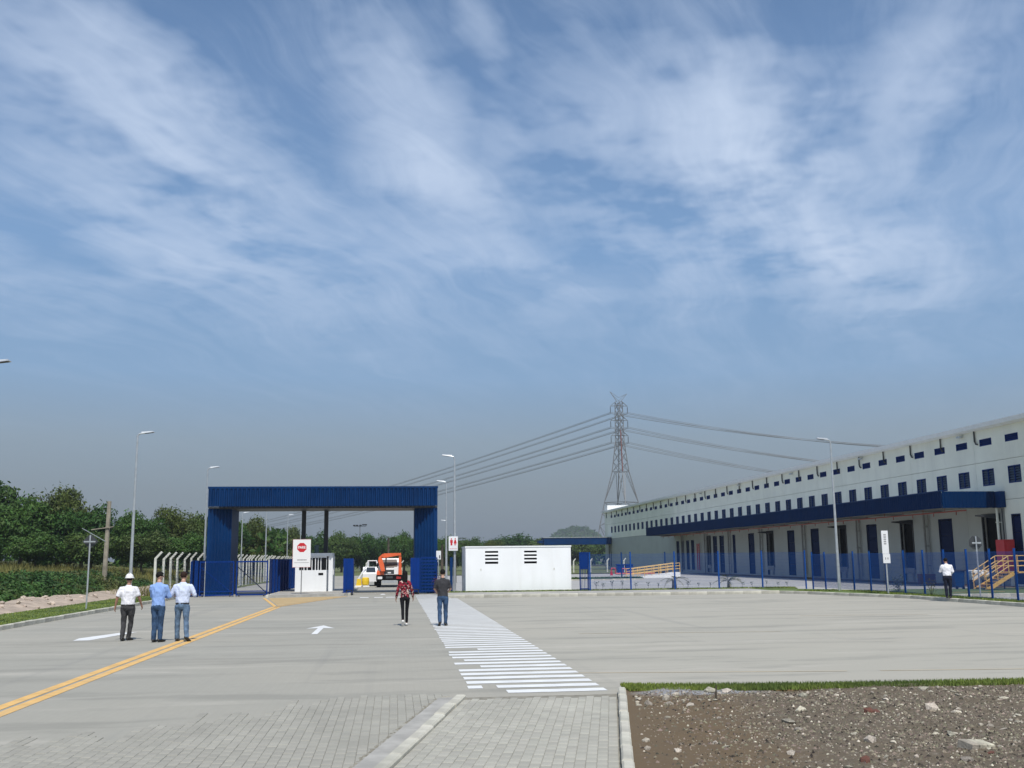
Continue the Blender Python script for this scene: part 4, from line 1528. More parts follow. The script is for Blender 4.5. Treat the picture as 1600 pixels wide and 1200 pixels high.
for x in (32.4, 32.8):
    MB().tube((x - .04, 57.2, .11), (x + .04, 57.2, .11), .1, 8).build('wheel', m_black, bn)
bx = thing('crate', 'dark red brown crate against the dock wall behind the fence', 'crate', (36, 67.5, 0))
b = MB()
for k_ in range(4):
    b.box(35.7, 36.6, 67.2 + .003 * k_, 68.0, .02 + k_ * .18, .17 + k_ * .18)
b.build('slat', mat('crate_brown', (0.09, 0.035, 0.03), 0.8, var=.2), bx)
MB().box(35.72, 36.58, 67.25, 67.98, .02, .68).build('body', m_dark, bx)
strip('yellow_line_marking', [(29.5, 52.5), (32.5, 52.6)], .25, m_yellowline, .03)

# ================================================================== PORTAL
PY = 64.0
pt = thing('portal', 'wide navy blue ribbed metal portal spanning the site entrance', 'portal', (-4.3, PY, 0))
b = MB()
b.corrugated((-11.25, PY), (2.62, PY), 5.33, 6.40, .26, .11, -1, (0, .26, .52, .74))
b.build('beam_front', m_navy, pt)
b = MB()
b.box(-11.28, 2.65, PY - .05, PY + .12, 6.405, 6.53)
b.build('capping', m_navy, pt)
MB().box(-11.25, 2.62, PY + .02, PY + .10, 5.26, 5.325).build('edge_trim', m_dark, pt)
MB().box(-11.22, 2.6, PY + .11, PY + 3.9, 5.20, 5.25).build('soffit', m_dark, pt)
MB().box(-11.22, 2.6, PY + .13, PY + 3.9, 6.3, 6.38).build('beam_top', m_navy, pt)
MB().box(-11.22, 2.6, PY + 3.82, PY + 3.9, 5.26, 6.3).build('beam_back', m_navy, pt)
for sgn, xo, xi in ((1, -11.25, -9.95), (-1, 2.62, 1.22)):
    b = MB()
    b.corrugated((xo + sgn * .12, PY + .11), (xi, PY + .95), .0, 5.2, .21, .08, -1, (0, .3, .52, .78)) if sgn > 0 else b.corrugated((xi, PY + .95), (xo + sgn * .12, PY + .11), .0, 5.2, .21, .08, -1, (0, .3, .52, .78))
    b.build('pillar_face', m_navy, pt)
    b = MB()
    xs = sorted((xo, xo + sgn * .12))
    b.box(xs[0], xs[1], PY + .11, PY + 3.8, 0, 5.2)
    b.build('pillar_edge', m_navy, pt)
    b = MB()
    xs = sorted((xi, xi - sgn * .06))
    b.box(xs[0], xs[1], PY + .96, PY + 3.8, 0, 5.2)
    b.build('pillar_side', m_navy, pt)
for x in (-5.82, -4.40):
    MB().box(x - .13, x + .13, PY + 3.5, PY + 3.75, .0, 5.2).build('post', m_dark, pt)

# ================================================================== WHITE HUT
hut = thing('hut', 'low white rendered hut with two louvred vents beside the entrance', 'hut', (7.2, 62.5, .13))
HX0, HX1, HY0, HY1, HZ0, HZ1 = 4.15, 10.42, 61.0, 64.4, .10, 2.70
vents = [(5.30, 6.08), (7.62, 8.38)]
b = MB()
holed(b, HY0, HY0 + .15, HX0, HX1, HZ0, HZ1, [(a, c, 1.74, 2.49) for a, c in vents])
b.v = [(y_, x, z) for x, y_, z in b.v]
b.f = [f[::-1] for f in b.f]
b.build('wall', m_hut, hut)
b = MB()
b.box(HX0, HX0 + .15, HY0 + .152, HY1, HZ0, HZ1)
b.box(HX1 - .15, HX1, HY0 + .152, HY1, HZ0, HZ1)
b.box(HX0 + .152, HX1 - .152, HY1 - .15, HY1, HZ0, HZ1)
b.build('wall', m_hut, hut)
MB().box(HX0 - .035, HX1 + .035, HY0 - .035, HY1 + .035, HZ1 + .002, HZ1 + .075).build('roof', m_hut, hut)
MB().box(HX0 - .012, HX1 + .012, HY0 - .012, HY0 - .001, HZ0, HZ0 + .10).build('plinth', m_kerb, hut)
for a, c in vents:
    f = MB()
    f.box(a, c, HY0 + .13, HY0 + .14, 1.74, 2.49)
    v_ = f.build('vent', m_black, hut)
    for k_ in range(3):
        z = 1.74 + .14 + k_ * .205
        MB().add([(a, HY0 - .012, z - .012), (c, HY0 - .012, z - .012), (c, HY0 + .11, z + .03), (a, HY0 + .11, z + .03), (a, HY0 - .012, z + .052), (c, HY0 - .012, z + .052), (c, HY0 + .11, z + .095), (a, HY0 + .11, z + .095)],
                 [(0, 3, 2, 1), (4, 5, 6, 7), (0, 1, 5, 4), (1, 2, 6, 5), (2, 3, 7, 6), (3, 0, 4, 7)]).build('slat', m_hut, v_)
for x in (5.05, 9.4):
    MB().box(x - .03, x + .03, HY0 - .02, HY0 - .001, 1.35, 1.47).build('hook', m_post, hut)

# ================================================================== GUARD BOOTH
gb = thing('guard_booth', 'small white guard booth with barred window band behind the stop sign', 'booth', (-5.1, 66.5, .14))
b = MB()
holed(b, 66.0, 66.15, -6.15, -4.22, .14, 2.30, [(-5.92, -4.24, 1.45, 2.22)])
b.v = [(y_, x, z) for x, y_, z in b.v]
b.f = [f[::-1] for f in b.f]
b.build('wall', m_hut, gb)
b = MB()
b.box(-6.15, -6.0, 66.152, 68.2, .14, 2.3)
b.box(-6.0, -4.0, 68.05, 68.2, .14, 2.3)
b.box(-4.37, -4.22, 66.152, 68.05, .14, 1.45)
b.build('wall', m_hut, gb)
MB().box(-6.2, -3.88, 65.95, 68.25, 2.302, 2.50).build('roof', m_hut, gb)
MB().box(-4.10, -3.84, 66.0, 66.35, .14, 2.30).build('column', m_hut, gb)
MB().box(-4.10, -3.84, 67.6, 68.2, .14, 2.30).build('column', m_hut, gb)
MB().box(-4.0, -3.80, 66.36, 66.7, 1.15, 2.0).build('meter_box', m_white, gb)
for x in (-5.62, -5.42, -5.13, -4.92, -4.75, -4.58):
    MB().box(x - .025, x + .025, 66.04, 66.09, 1.45, 2.22).build('bar', m_white, gb)
MB().box(-5.9, -4.26, 66.6, 66.63, 1.45, 2.2).build('window_blind', m_dark, gb)
MB().box(-4.72, -4.42, 65.985, 65.999, 1.14, 1.28).build('letter_slot', m_black, gb)
b = MB()
b.lathe([(.13, 0), (.13, .36), (.17, .40), (.17, .46), (.05, .52)], (-4.95, 67.3, 2.502), 10)
b.build('vent_cowl', mat('grey_green_vent', (0.12, 0.16, 0.15), 0.6), gb)

# ================================================================== GATES AND BLUE PANELS
def mesh_panel_mesh(w, h, pitch=.055, r_=.0032, hp=.2):
    b = MB()
    n = int(w / pitch)
    for i in range(n + 1):
        x = i * w / n
        b.add([(x - r_, -r_, 0), (x + r_, -r_, 0), (x, r_, 0), (x - r_, -r_, h), (x + r_, -r_, h), (x, r_, h)], [(0, 1, 4, 3), (1, 2, 5, 4), (2, 0, 3, 5)])
    for j in range(int(h / hp) + 1):
        z = j * hp
        b.add([(0, -r_ * 2, z - r_), (0, -r_ * 2, z + r_), (0, 0, z), (w, -r_ * 2, z - r_), (w, -r_ * 2, z + r_), (w, 0, z)], [(0, 1, 4, 3), (1, 2, 5, 4), (2, 0, 3, 5)])
    return b


def panel_wall(label, a, c, h, z0=.15, pitch=1.3, m=m_blue):
    """standing blue sheets between a and c, each sheet a piece"""
    a, c = Vector((*a, 0)), Vector((*c, 0))
    L = (c - a).length
    n = max(1, round(L / pitch))
    t = local_thing('sheet_fence', label, 'fence', (a.x, a.y, z0), atan2(c.y - a.y, c.x - a.x))
    s = MB()
    w = L / n
    s.prism([(0.01, -.012), (w * .84, -.012), (w * .86, -.13), (w * .95, -.13), (w * .96, -.012), (w * .985, -.012), (w * .985, .012), (0.01, .012)], 0, h)
    first = s.build('sheet', m, t)
    for i in range(1, n):
        child_copy(first, 'sheet', t, (i * w, 0, 0))
    MB().box(0, L, -.03, .03, h, h + .05).build('top_rail', m, t)
    MB().box(0, L, .013, .06, .10, .16).build('bottom_rail', m, t)
    return t


panel_wall('blue ribbed sheet wall right of the left gate, running back to the guard booth', (-7.35, 62.9), (-7.0, 76.0), 2.02, .10)
panel_wall('blue sheet wall seen through the left gate leaf, under the portal left pillar', (-11.7, 76.0), (-11.8, 62.9), 2.02, .05, m=m_blue)

for k_, (x0, x1, lab) in enumerate(((-11.35, -9.37, 'left leaf of the blue mesh gate, in front of the solid sheet wall'), (-9.25, -7.42, 'right leaf of the blue mesh gate, with white fence posts showing through it'))):
    g = thing('gate_leaf', lab, 'gate', (x0, 62.7, .05), 0, 'leaves of the left mesh gate')
    b = MB()
    b.box(x0, x0 + .07, 62.66, 62.74, .06, 2.06)
    b.box(x1 - .07, x1, 62.66, 62.74, .06, 2.06)
    b.box(x0 + .07, x1 - .07, 62.66, 62.74, .06, .14)
    b.box(x0 + .07, x1 - .07, 62.66, 62.74, 1.98, 2.06)
    b.box(x0 + .07, x1 - .07, 62.67, 62.73, .28, .33)
    b.build('frame', m_blue_bright, g)
    MB().bar((x0 + .1, 62.73, 1.7), (x1 - .06, 62.73, .2), .05).build('brace', m_blue_bright if k_ == 0 else m_dark, g)
    mb = mesh_panel_mesh(x1 - x0 - .14, 1.64, .06, .008 if k_ == 0 else .004, .2)
    o = mb.build('mesh', m_blue, g, local=True)
    o.location = (.07, .0, .29)
    for x in (x0 + .2, x1 - .2):
        MB().tube((x - .03, 62.7, .07), (x + .03, 62.7, .07), .065, 10).build('wheel', m_dark, g)
gp = tag(MB().box(-11.62, -11.42, 62.6, 62.8, 0, 2.1).build('gate_post', m_blue), 'square blue post at the outer left end of the mesh gate', 'post')
for x, lab in ((-11.0, 'thin pale vertical pole standing in front of the left gate leaf'),):
    tag(MB().tube((x, 62.5, 0), (x, 62.5, 2.05), .025, 6).build('pole', m_galv), lab, 'pole')

for x0, x1, lab in ((-3.02, -2.42, 'solid blue folded gate stack left of the central driveway'), (.95, 1.50, 'solid blue folded gate stack right of the central driveway')):
    g = thing('folded_gate', lab, 'gate', (x0, 62.6, .1), 0, 'folded gates beside the driveway')
    n = 3
    w = (x1 - x0) / n
    for i in range(n):
        b = MB()
        d = .04 * (i % 2)
        b.cbox(x0 + i * w + .004, x0 + (i + 1) * w - .004, 62.55 + d, 62.6 + d, .12, 2.14, .01)
        b.build('leaf', m_blue_bright, g)
    MB().box(x0 + .02, x1 - .02, 62.66, 64.4, .16, 2.10).build('folded_leaves', m_navy, g)
    b = MB()
    b.box(x1 - .42, x1 - .36, 62.3, 62.54, .0, .3)
    b.box(x1 - .10, x1 - .04, 62.3, 62.54, .0, .3)
    b.box(x1 - .42, x1 - .04, 62.3, 62.36, .25, .31)
    b.box(x1 - .42, x1 - .04, 62.3, 62.54, -.02, .04)
    b.build('wheel_carriage', m_dark, g)
    MB().tube((x1 - .23 - .05, 62.42, .09), (x1 - .23 + .05, 62.42, .09), .08, 10).build('wheel', m_black, g)
g = thing('gate_leaf', 'blue slatted gate wing in front of the portal right pillar', 'gate', (1.52, 63, .1))
b = MB()
b.box(1.54, 1.60, 62.9, 62.96, .1, 2.15)
b.box(2.52, 2.58, 62.9, 62.96, .1, 2.15)
b.build('frame', m_blue, g)
for k_ in range(11):
    MB().box(1.601, 2.519, 62.91, 62.95, .14 + k_ * .195, .24 + k_ * .195).build('slat', m_blue, g)
tag(MB().box(3.30, 3.46, 62.2, 62.36, .1, 2.15).build('gate_post', m_navy), 'dark navy post just left of the lamp post with the restroom sign', 'post')
g = thing('fence_door', 'narrow blue door of lattice and solid upper sheet beside the white hut', 'door', (11.1, 60.5, .12))
b = MB()
for x in (10.86, 11.36):
    b.box(x - .03, x + .03, 60.47, 60.53, .12, 2.36)
b.box(10.89, 11.33, 60.48, 60.52, 2.28, 2.36)
b.box(10.89, 11.33, 60.48, 60.52, .2, .27)
b.box(10.89, 11.33, 60.48, 60.52, 1.38, 1.44)
b.build('frame', m_blue, g)
MB().box(10.89, 11.33, 60.49, 60.51, 1.441, 2.279).build('upper_sheet', m_blue, g)
for k_ in range(5):
    x = 10.93 + k_ * .09
    MB().box(x - .014, x + .014, 60.49, 60.51, .271, 1.379).build('bar', m_blue, g)
MB().tube((11.29, 60.44, 1.15), (11.29, 60.44, 1.3), .02, 6).build('handle', m_dark, g)

# ================================================================== BLUE WIRE FENCE (posts and welded mesh, each panel a part)
def wire_fence(label, pts, h, z0, first_post=True):
    t = thing('wire_fence', label, 'fence', (*pts[0], z0))
    pb = MB()
    pb.box(-.035, .035, -.035, .035, -.1, h + .06)
    pb.box(-.045, .045, -.045, .045, h + .061, h + .08)
    p0 = pb.build('post', m_postblue, t, local=True)
    mp0 = mesh_panel_mesh(1.0, h - .1, .0215, .0046 / 2.2, .2)
    m0 = mp0.build('mesh_panel', m_postblue, t, local=True)
    o0 = Vector((*pts[0], 0))
    done = False
    for a, c in zip(pts, pts[1:]):
        a, c = Vector((*a, 0)), Vector((*c, 0))
        L = (c - a).length
        rz = atan2((c - a).y, (c - a).x)
        if not done:
            mm = m0
            mm.location = tuple(a - o0 + Vector((0, 0, .06)))
            mm.rotation_euler = (0, 0, rz)
            mm.scale = (L, 1.6, 1)
            p0.location = tuple(a - o0)
            done = True
        else:
            child_copy(m0, 'mesh_panel', t, tuple(a - o0 + Vector((0, 0, .06))), (0, 0, rz), (L, 1.6, 1))
            child_copy(p0, 'post', t, tuple(a - o0))
    child_copy(p0, 'post', t, tuple(Vector((*pts[-1], 0)) - o0))
    return t


wire_fence('blue wire mesh fence along the far kerb between the hut and the corner', [(11.45, 60.5), (13.9, 60.5), (16.57, 60.5), (19.27, 60.5), (21.96, 60.5), (24.67, 60.5)], 2.12, .16)
wire_fence('blue wire mesh fence on the right verge in front of the warehouse docks', [(24.9, 60.0), (25, 58.4), (25, 56.5), (25, 54.6), (25, 52.6), (25, 50.8), (25, 48.9), (25, 47.0), (25, 45.1), (25, 43.2), (25, 41.4), (25, 39.6), (25, 37.8), (25, 36.0)], 2.04, .12)
for k_, (x, y_, lab) in enumerate(((24.3, 110, 'dark fence post beyond the road, left one by the red pipes'), (29.1, 110, 'dark fence post beyond the road, in front of the warehouse wall'))):
    tag(MB().box(x - .06, x + .06, y_ - .06, y_ + .06, -.1, 2.6).build('fence_post', m_navy), lab, 'post', 'dark posts beyond the road')

# ---- white angled concrete posts with wires
cf_ = thing('concrete_fence', 'boundary fence of white concrete posts with angled tops along the left side', 'fence', (-12.95, 58.5, 0))
pb = MB()
pb.prism_y([(-.06, -.2), (.06, -.2), (.06, 2.22), (.36, 2.56), (.28, 2.63), (-.06, 2.25)], -.06, .06)
p0 = pb.build('post', m_post, cf_, local=True)
for k_ in range(1, 40):
    child_copy(p0, 'post', cf_, (RNG.uniform(-.04, .04), k_ * 2.05, RNG.uniform(-.05, .04)), (0, RNG.uniform(-.02, .02), 0))
b = MB()
for z in [.15 + .18 * k_ for k_ in range(12)]:
    b.tube((-12.95, 58.5, z), (-12.95, 137, z), .006, 3)
for k_ in range(3):
    b.tube((-12.85 + .1 * k_, 58.5, 2.32 + .11 * k_), (-12.85 + .1 * k_, 137, 2.32 + .11 * k_), .008, 3)
for k_ in range(270):
    b.tube((-12.95, 58.5 + k_ * .3, .1), (-12.95, 58.5 + k_ * .3, 2.2), .004, 3)
stuff(b.build('wire', m_dark, cf_))
cf2 = thing('concrete_fence', 'far boundary fence of short white posts across the back field', 'fence', (-4, 150, 0))
pb = MB()
pb.prism_y([(-.08, -.3), (.08, -.3), (.08, 1.55), (.34, 1.9), (.26, 1.98), (-.08, 1.6)], -.08, .08)
p0 = pb.build('post', m_post, cf2, local=True)
for k_ in range(1, 16):
    child_copy(p0, 'post', cf2, (k_ * 2.5, 0, 0))
b = MB()
for z in (.4, .9, 1.4):
    b.tube((-4, 150, z), (33.5, 150, z), .012, 3)
b.build('wire', m_dark, cf2)

# ================================================================== LAMP POSTS
lp = local_thing('street_lamp', 'tall grey lamp post rising behind the man in the white helmet', 'street lamp', (-12.6, 51.8, .1), 0, 'lamp posts lining the entrance road')
b = MB()
b.tube((0, 0, 0), (0, 0, 8.1), .085, 10, .045)
b.build('pole', m_galv, lp, smooth=False)
MB().box(-.18, .18, -.18, .18, 0, .03).build('base_plate', m_galv, lp)
b = MB()
b.path([(0, 0, 8.05), (.06, 0, 8.16), (.22, 0, 8.20)], .035, 6)
b.build('arm', m_galv, lp)
b = MB()
b.add([(.18, -.10, 8.17), (.78, -.13, 8.25), (.80, .13, 8.25), (.18, .10, 8.17), (.18, -.07, 8.27), (.74, -.07, 8.31), (.74, .07, 8.31), (.18, .07, 8.27)],
      [(0, 3, 2, 1), (4, 5, 6, 7), (0, 1, 5, 4), (1, 2, 6, 5), (2, 3, 7, 6), (3, 0, 4, 7)])
hd = b.build('lamp_head', m_galv, lp)
b = MB()
b.add([(.34, -.09, 8.180), (.74, -.11, 8.235), (.74, .11, 8.235), (.34, .09, 8.180)], [(3, 2, 1, 0)])
b.build('lens', m_signback, hd)
LG = 'lamp posts lining the entrance road'
for x, y_, h, rz, lab in ((-12.93, 33.4, 8.3, 0, 'lamp head reaching in alone at the left edge of the photo'),
                          (-12.6, 71.1, 8.3, 0, 'tall lamp post rising just left of the blue portal left pillar'),
                          (-12.6, 87.8, 6.0, 0, 'lamp post inside the portal opening next to its left pillar'),
                          (-12.6, 104.0, 7.6, 0, 'tallest lamp post inside the portal, behind the left gate right leaf'),
                          (-12.6, 124.5, 7.4, 0, 'lamp post behind the blue sheet wall left of the stop sign'),
                          (-12.6, 141.5, 7.2, 0, 'farthest lamp post, above the stop sign board'),
                          (3.68, 64.0, 8.4, pi, 'lamp post carrying the restroom sign left of the white hut'),
                          (3.95, 80.0, 8.0, pi, 'lamp post close beside the portal right pillar, farther back'),
                          (4.6, 92.0, 5.4, pi, 'short thin lamp post just right of the portal right pillar'),
                          (24.1, 54.5, 8.4, pi, 'tall lamp post at the fence corner in front of the warehouse')):
    dup(lp, (x, y_, .1), rz, lab, LG, h / 8.3)

# ================================================================== SIGNS
def disc(bm, c, r_, n=8, y=0.0, rot=0.0):
    bm.add([(c[0] + r_ * cos(2 * pi * i / n + rot), y, c[1] + r_ * sin(2 * pi * i / n + rot)) for i in range(n)], [tuple(range(n))])
    return bm


sg = thing('stop_sign_board', 'white board with red PARE octagon on a thin post before the guard booth', 'sign', (-5.37, 61.5, .1))
SY = 61.5
MB().box(-5.88, -4.87, SY - .015, SY + .015, 1.68, 3.26).build('board', m_signwhite, sg)
b = MB()
for q in ((-5.90, -4.85, 3.261, 3.28), (-5.90, -4.85, 1.66, 1.679)):
    b.box(q[0], q[1], SY - .022, SY + .02, q[2], q[3])
b.box(-5.90, -5.881, SY - .022, SY + .02, 1.68, 3.26)
b.build('edge', mat('pale_red_edge', (0.55, 0.30, 0.30), .5), sg)
MB().box(-5.40, -5.345, SY + .02, SY + .075, .1, 3.1).build('post', m_steel, sg)
b = disc(MB(), (-5.38, 2.80), .285, 8, SY - .018, pi / 8)
b.build('octagon', m_signred, sg)
letters('PARE', .20, m_signwhite, sg, (-5.38 + 5.37, SY - .022 - 61.5, 2.80 - .1), width=.95, bold=.006)
b = MB()
r = random.Random(5)
x = -5.62
while x < -5.14:
    w = r.uniform(.03, .06)
    b.box(x, x + w, SY - .02, SY - .0155, 2.06, 2.11)
    x += w + .018
b.box(-5.8, -4.95, SY - .02, SY - .0155, 1.92, 1.935)
b.build('small_print', m_signtext, sg)

ws = thing('restroom_sign', 'white sign with red man and woman figures on a lamp post', 'sign', (3.55, 63.8, 2.5))
RY = 63.80
MB().cbox(3.30, 3.86, RY - .02, RY + .02, 2.55, 3.42, .0).build('board', m_signwhite, ws)
b = MB()
for x, wom in ((3.47, 0), (3.70, 1)):
    disc(b, (x, 3.27), .042, 10, RY - .023)
    if wom:
        b.add([(x - .045, RY - .023, 3.21), (x + .045, RY - .023, 3.21), (x + .095, RY - .023, 2.99), (x - .095, RY - .023, 2.99)], [(3, 2, 1, 0)])
        b.add([(x - .05, RY - .023, 2.99), (x - .012, RY - .023, 2.99), (x - .012, RY - .023, 2.87), (x - .05, RY - .023, 2.87)], [(3, 2, 1, 0)])
        b.add([(x + .012, RY - .023, 2.99), (x + .05, RY - .023, 2.99), (x + .05, RY - .023, 2.87), (x + .012, RY - .023, 2.87)], [(3, 2, 1, 0)])
    else:
        b.add([(x - .08, RY - .023, 3.21), (x + .08, RY - .023, 3.21), (x + .08, RY - .023, 3.03), (x + .055, RY - .023, 3.03), (x + .055, RY - .023, 2.87), (x - .055, RY - .023, 2.87), (x - .055, RY - .023, 3.03), (x - .08, RY - .023, 3.03)],
              [(7, 6, 5, 4, 3, 2, 1, 0)])
b.build('figures', m_signred, ws)
MB().box(3.36, 3.80, RY - .024, RY - .0205, 2.66, 2.685).build('underline', mat('faded_red_print', (0.6, 0.25, 0.25), .5), ws)

ss = thing('small_sign', 'small white notice on a pole right of the portal right pillar', 'sign', (2.66, 64, .1))
MB().box(2.52, 2.80, 63.28, 63.31, 2.03, 2.55).build('board', m_signwhite, ss)
MB().box(2.69, 2.76, 63.27, 63.279, 2.10, 2.28).build('mark', m_signtext, ss)
MB().tube((2.66, 63.34, .1), (2.66, 63.34, 2.5), .03, 6).build('post', m_galv, ss)

ts = thing('road_sign', 'back of a dark diamond road sign on a grey post by the left kerb', 'sign', (-13.0, 46.5, .1))
TX, TY = -13.05, 46.5
b = MB()
b.add([(TX, TY - .03, 2.62), (TX + .33, TY - .03, 2.95), (TX, TY - .03, 3.28), (TX - .33, TY - .03, 2.95), (TX, TY - .045, 2.62), (TX + .33, TY - .045, 2.95), (TX, TY - .045, 3.28), (TX - .33, TY - .045, 2.95)],
      [(0, 3, 2, 1), (4, 5, 6, 7), (0, 1, 5, 4), (1, 2, 6, 5), (2, 3, 7, 6), (3, 0, 4, 7)])
b.build('plate', m_signback, ts)
MB().tube((TX, TY - .09, .0), (TX, TY - .09, 3.22), .035, 8).build('post', m_galv, ts)
MB().box(TX - .24, TX + .24, TY - .145, TY - .125, 2.91, 2.97).build('bracket', m_galv, ts)

os_ = thing('road_sign', 'back of a dark octagonal stop sign on a grey post behind the right fence', 'sign', (26.6, 44.8, .1))
OX, OY = 26.55, 45.0
b = MB()
oc = [(OX + .33 * cos(2 * pi * i / 8 + pi / 8), 2.53 + .33 * sin(2 * pi * i / 8 + pi / 8)) for i in range(8)]
b.prism_y(oc, OY - .02, OY)
b.build('plate', m_signback, os_)
MB().tube((OX, OY - .07, .05), (OX, OY - .07, 2.82), .035, 8).build('post', m_galv, os_)
MB().box(OX - .22, OX + .22, OY - .125, OY - .105, 2.49, 2.56).build('bracket', m_galv, os_)

tl = thing('totem_sign', 'tall narrow white sign with upright print on a post by the right fence', 'sign', (24.3, 49.3, .1))
LY = 49.3
MB().box(24.14, 24.48, LY - .03, LY, 2.08, 3.22).build('board', m_signwhite, tl)
MB().box(24.15, 24.52, LY - .035, LY - .005, 1.62, 2.07).build('lower_board', m_signwhite, tl)
MB().tube((24.33, LY + .04, .1), (24.33, LY + .04, 3.1), .04, 8).build('post', m_galv, tl)
b = MB()
for k_ in range(5):
    b.box(24.24, 24.37, LY - .034, LY - .0305, 2.98 - .11 * k_, 3.05 - .11 * k_)
b.box(24.25, 24.30, LY - .039, LY - .0355, 1.80, 1.90)
b.box(24.37, 24.42, LY - .039, LY - .0355, 1.80, 1.90)
b.build('print', mat('grey_print', (0.30, 0.30, 0.31), .6), tl)

# ================================================================== PYLON AND LINES
PX, PYY = 75.7, 340.0
py = thing('pylon', 'grey lattice power pylon rising behind the warehouse end', 'pylon', (PX, PYY, 0))
lev = [(0, 10.0), (12.5, 7.6), (20.3, 5.8), (30.6, 2.9), (40.5, 1.55), (44.5, 1.45), (49.0, 1.4), (54.5, 1.3)]
corner = [Vector((1, 0, 0)), Vector((0, -1, 0)), Vector((-1, 0, 0)), Vector((0, 1, 0))]
cz = lambda i, k_: Vector((PX, PYY, 0)) + corner[i] * lev[k_][1] + Vector((0, 0, lev[k_][0]))
for i in range(4):
    b = MB()
    for k_ in range(len(lev) - 1):
        b.bar(cz(i, k_), cz(i, k_ + 1), .26 if k_ < 4 else .20)
    o = b.build('leg', m_steel, py)
MB().bar(cz(1, 3) + Vector((0, -.2, 0)), cz(1, 5) + Vector((0, -.2, 0)), .30).build('painted_band', m_redsteel, py)
b = MB()
for i in range(4):
    j = (i + 1) % 4
    for k_ in range(len(lev) - 1):
        if k_ == 2:        # the open spread of the legs
            for a, c in ((i, j), (j, i)):
                m_ = (cz(i, 3) + cz(j, 3)) / 2
                b.bar(cz(a, 2), m_ * .82 + cz(a, 3) * .18, .15)
            for t in (.33, .66):
                p_ = cz(i, 2).lerp(cz(i, 3), t)
                q_ = cz(i, 2).lerp((cz(i, 3) + cz(j, 3)) / 2, t)
                b.bar(p_, q_, .10)
            continue
        n = {0: 1, 1: 2, 3: 3, 4: 2, 5: 2, 6: 2}[k_]
        for t in range(n):
            a0, a1 = cz(i, k_).lerp(cz(i, k_ + 1), t / n), cz(i, k_).lerp(cz(i, k_ + 1), (t + 1) / n)
            c0, c1 = cz(j, k_).lerp(cz(j, k_ + 1), t / n), cz(j, k_).lerp(cz(j, k_ + 1), (t + 1) / n)
            b.bar(a0, c1, .11)
            b.bar(c0, a1, .11)
    for k_ in (2, 3, 4):
        b.bar(cz(i, k_), cz(j, k_), .16)
stuff(b.build('bracing', m_steel, py))
arms = []
for z in (53.2, 48.2, 43.0):
    for s_ in (-1, 1):
        b = MB()
        tip = Vector((PX + s_ * 2.95, PYY, z - .15))
        for dy_ in (-.5, .5):
            b.bar((PX, PYY + dy_, z), tip, .14)
            b.bar((PX + s_ * .8, PYY + dy_, z + 1.6), tip, .12)
        b.bar((PX + s_ * 1.6, PYY - .3, z), (PX + s_ * 1.6, PYY + .3, z), .1)
        b.build('cross_arm', m_steel, py)
        b = MB()
        b.lathe([(.06, 0), (.14, .1)] + [(.08 if q % 2 else .15, .1 + q * .2) for q in range(10)] + [(.06, 2.3)], (tip.x, tip.y, tip.z - 2.35), 6)
        b.build('insulator', m_signback, py)
        arms.append((s_, z, Vector((tip.x, tip.y, tip.z - 2.4))))
for s_ in (-1, 1):
    b = MB()
    b.bar((PX + s_ * .6, PYY, 54.5), (PX + s_ * 2.9, PYY, 58.0 if s_ < 0 else 57.3), .16)
    b.bar((PX - s_ * .3, PYY, 54.6), (PX + s_ * 2.2, PYY, 57.0), .10)
    b.bar((PX, PYY, 56.0), (PX + s_ * 2.9, PYY, 58.0 if s_ < 0 else 57.3), .10)
    b.build('horn', m_steel, py)


def wire(label, p0, p1, sag, group):
    b = MB()
    n = 26
    for off in (Vector((0, 0, .28)), Vector((.2, .3, -.15)), Vector((-.2, -.3, -.15))):
        pts = []
        for i in range(n + 1):
            t = i / n
            p = p0.lerp(p1, t) + off
            p.z -= 4 * sag * t * (1 - t)
            pts.append(p)
        b.path(pts, .058, 4)
    return tag(b.build('power_line', m_cable), label, 'power line', group)


ords = ['uppermost', 'second', 'third', 'fourth', 'fifth', 'lowest']
k_ = 0
for (s_, z, p) in sorted(arms, key=lambda a: (-a[1], a[0])):
    end = Vector((-161 + s_ * 3, 900, {53.2: 25.6, 48.2: 22.8, 43.0: 20.0}[z]))
    wire(f'{ords[k_]} of the six power lines running left from the pylon', p, end, 5.0, 'power lines left of the pylon')
    k_ += 1
for (s_, z, p) in sorted(arms, key=lambda a: (-a[1], a[0])):
    lv = {53.2: ('top', 37.4), 48.2: ('middle', 29.2), 43.0: ('bottom', 22.8)}[z]
    wire(f'{"nearer" if s_ > 0 else "farther"} conductor of the {lv[0]} pair of power lines running right over the warehouse', p, Vector((184 + s_ * .4, 330 + s_ * 1.5, lv[1])), 2.0, 'power lines right of the pylon')

# ---- wooden poles and a far light mast
wp = thing('utility_pole', 'weathered leaning wooden pole with crossarm standing among the left trees', 'utility pole', (-19.95, 75, 1))
MB().tube((-20.0, 75, .6), (-19.93, 75, 6.3), .17, 8, .14).build('pole', m_wood, wp)
MB().bar((-21.0, 74.85, 4.32), (-19.5, 74.8, 4.52), .06).build('crossarm', m_wood, wp)
MB().bar((-21.6, 74.8, 4.42), (-20.0, 74.85, 3.5), .04).build('brace', m_galv, wp)
wp2 = thing('utility_pole', 'short pale pole top showing above the trees left of the portal', 'utility pole', (-23.2, 118, 0))
MB().tube((-23.2, 113, .5), (-23.2, 113, 6.9), .14, 7, .12).build('pole', m_wood, wp2)
MB().bar((-23.6, 113, 6.6), (-22.8, 113, 6.6), .09).build('crossarm', m_wood, wp2)
mm_ = thing('light_mast', 'distant light mast with spread lamps above the trees inside the portal', 'light mast', (-7.5, 220, 0))
MB().tube((-7.3, 220, 0), (-7.3, 220, 9.2), .14, 6, .08).build('pole', m_steel, mm_)
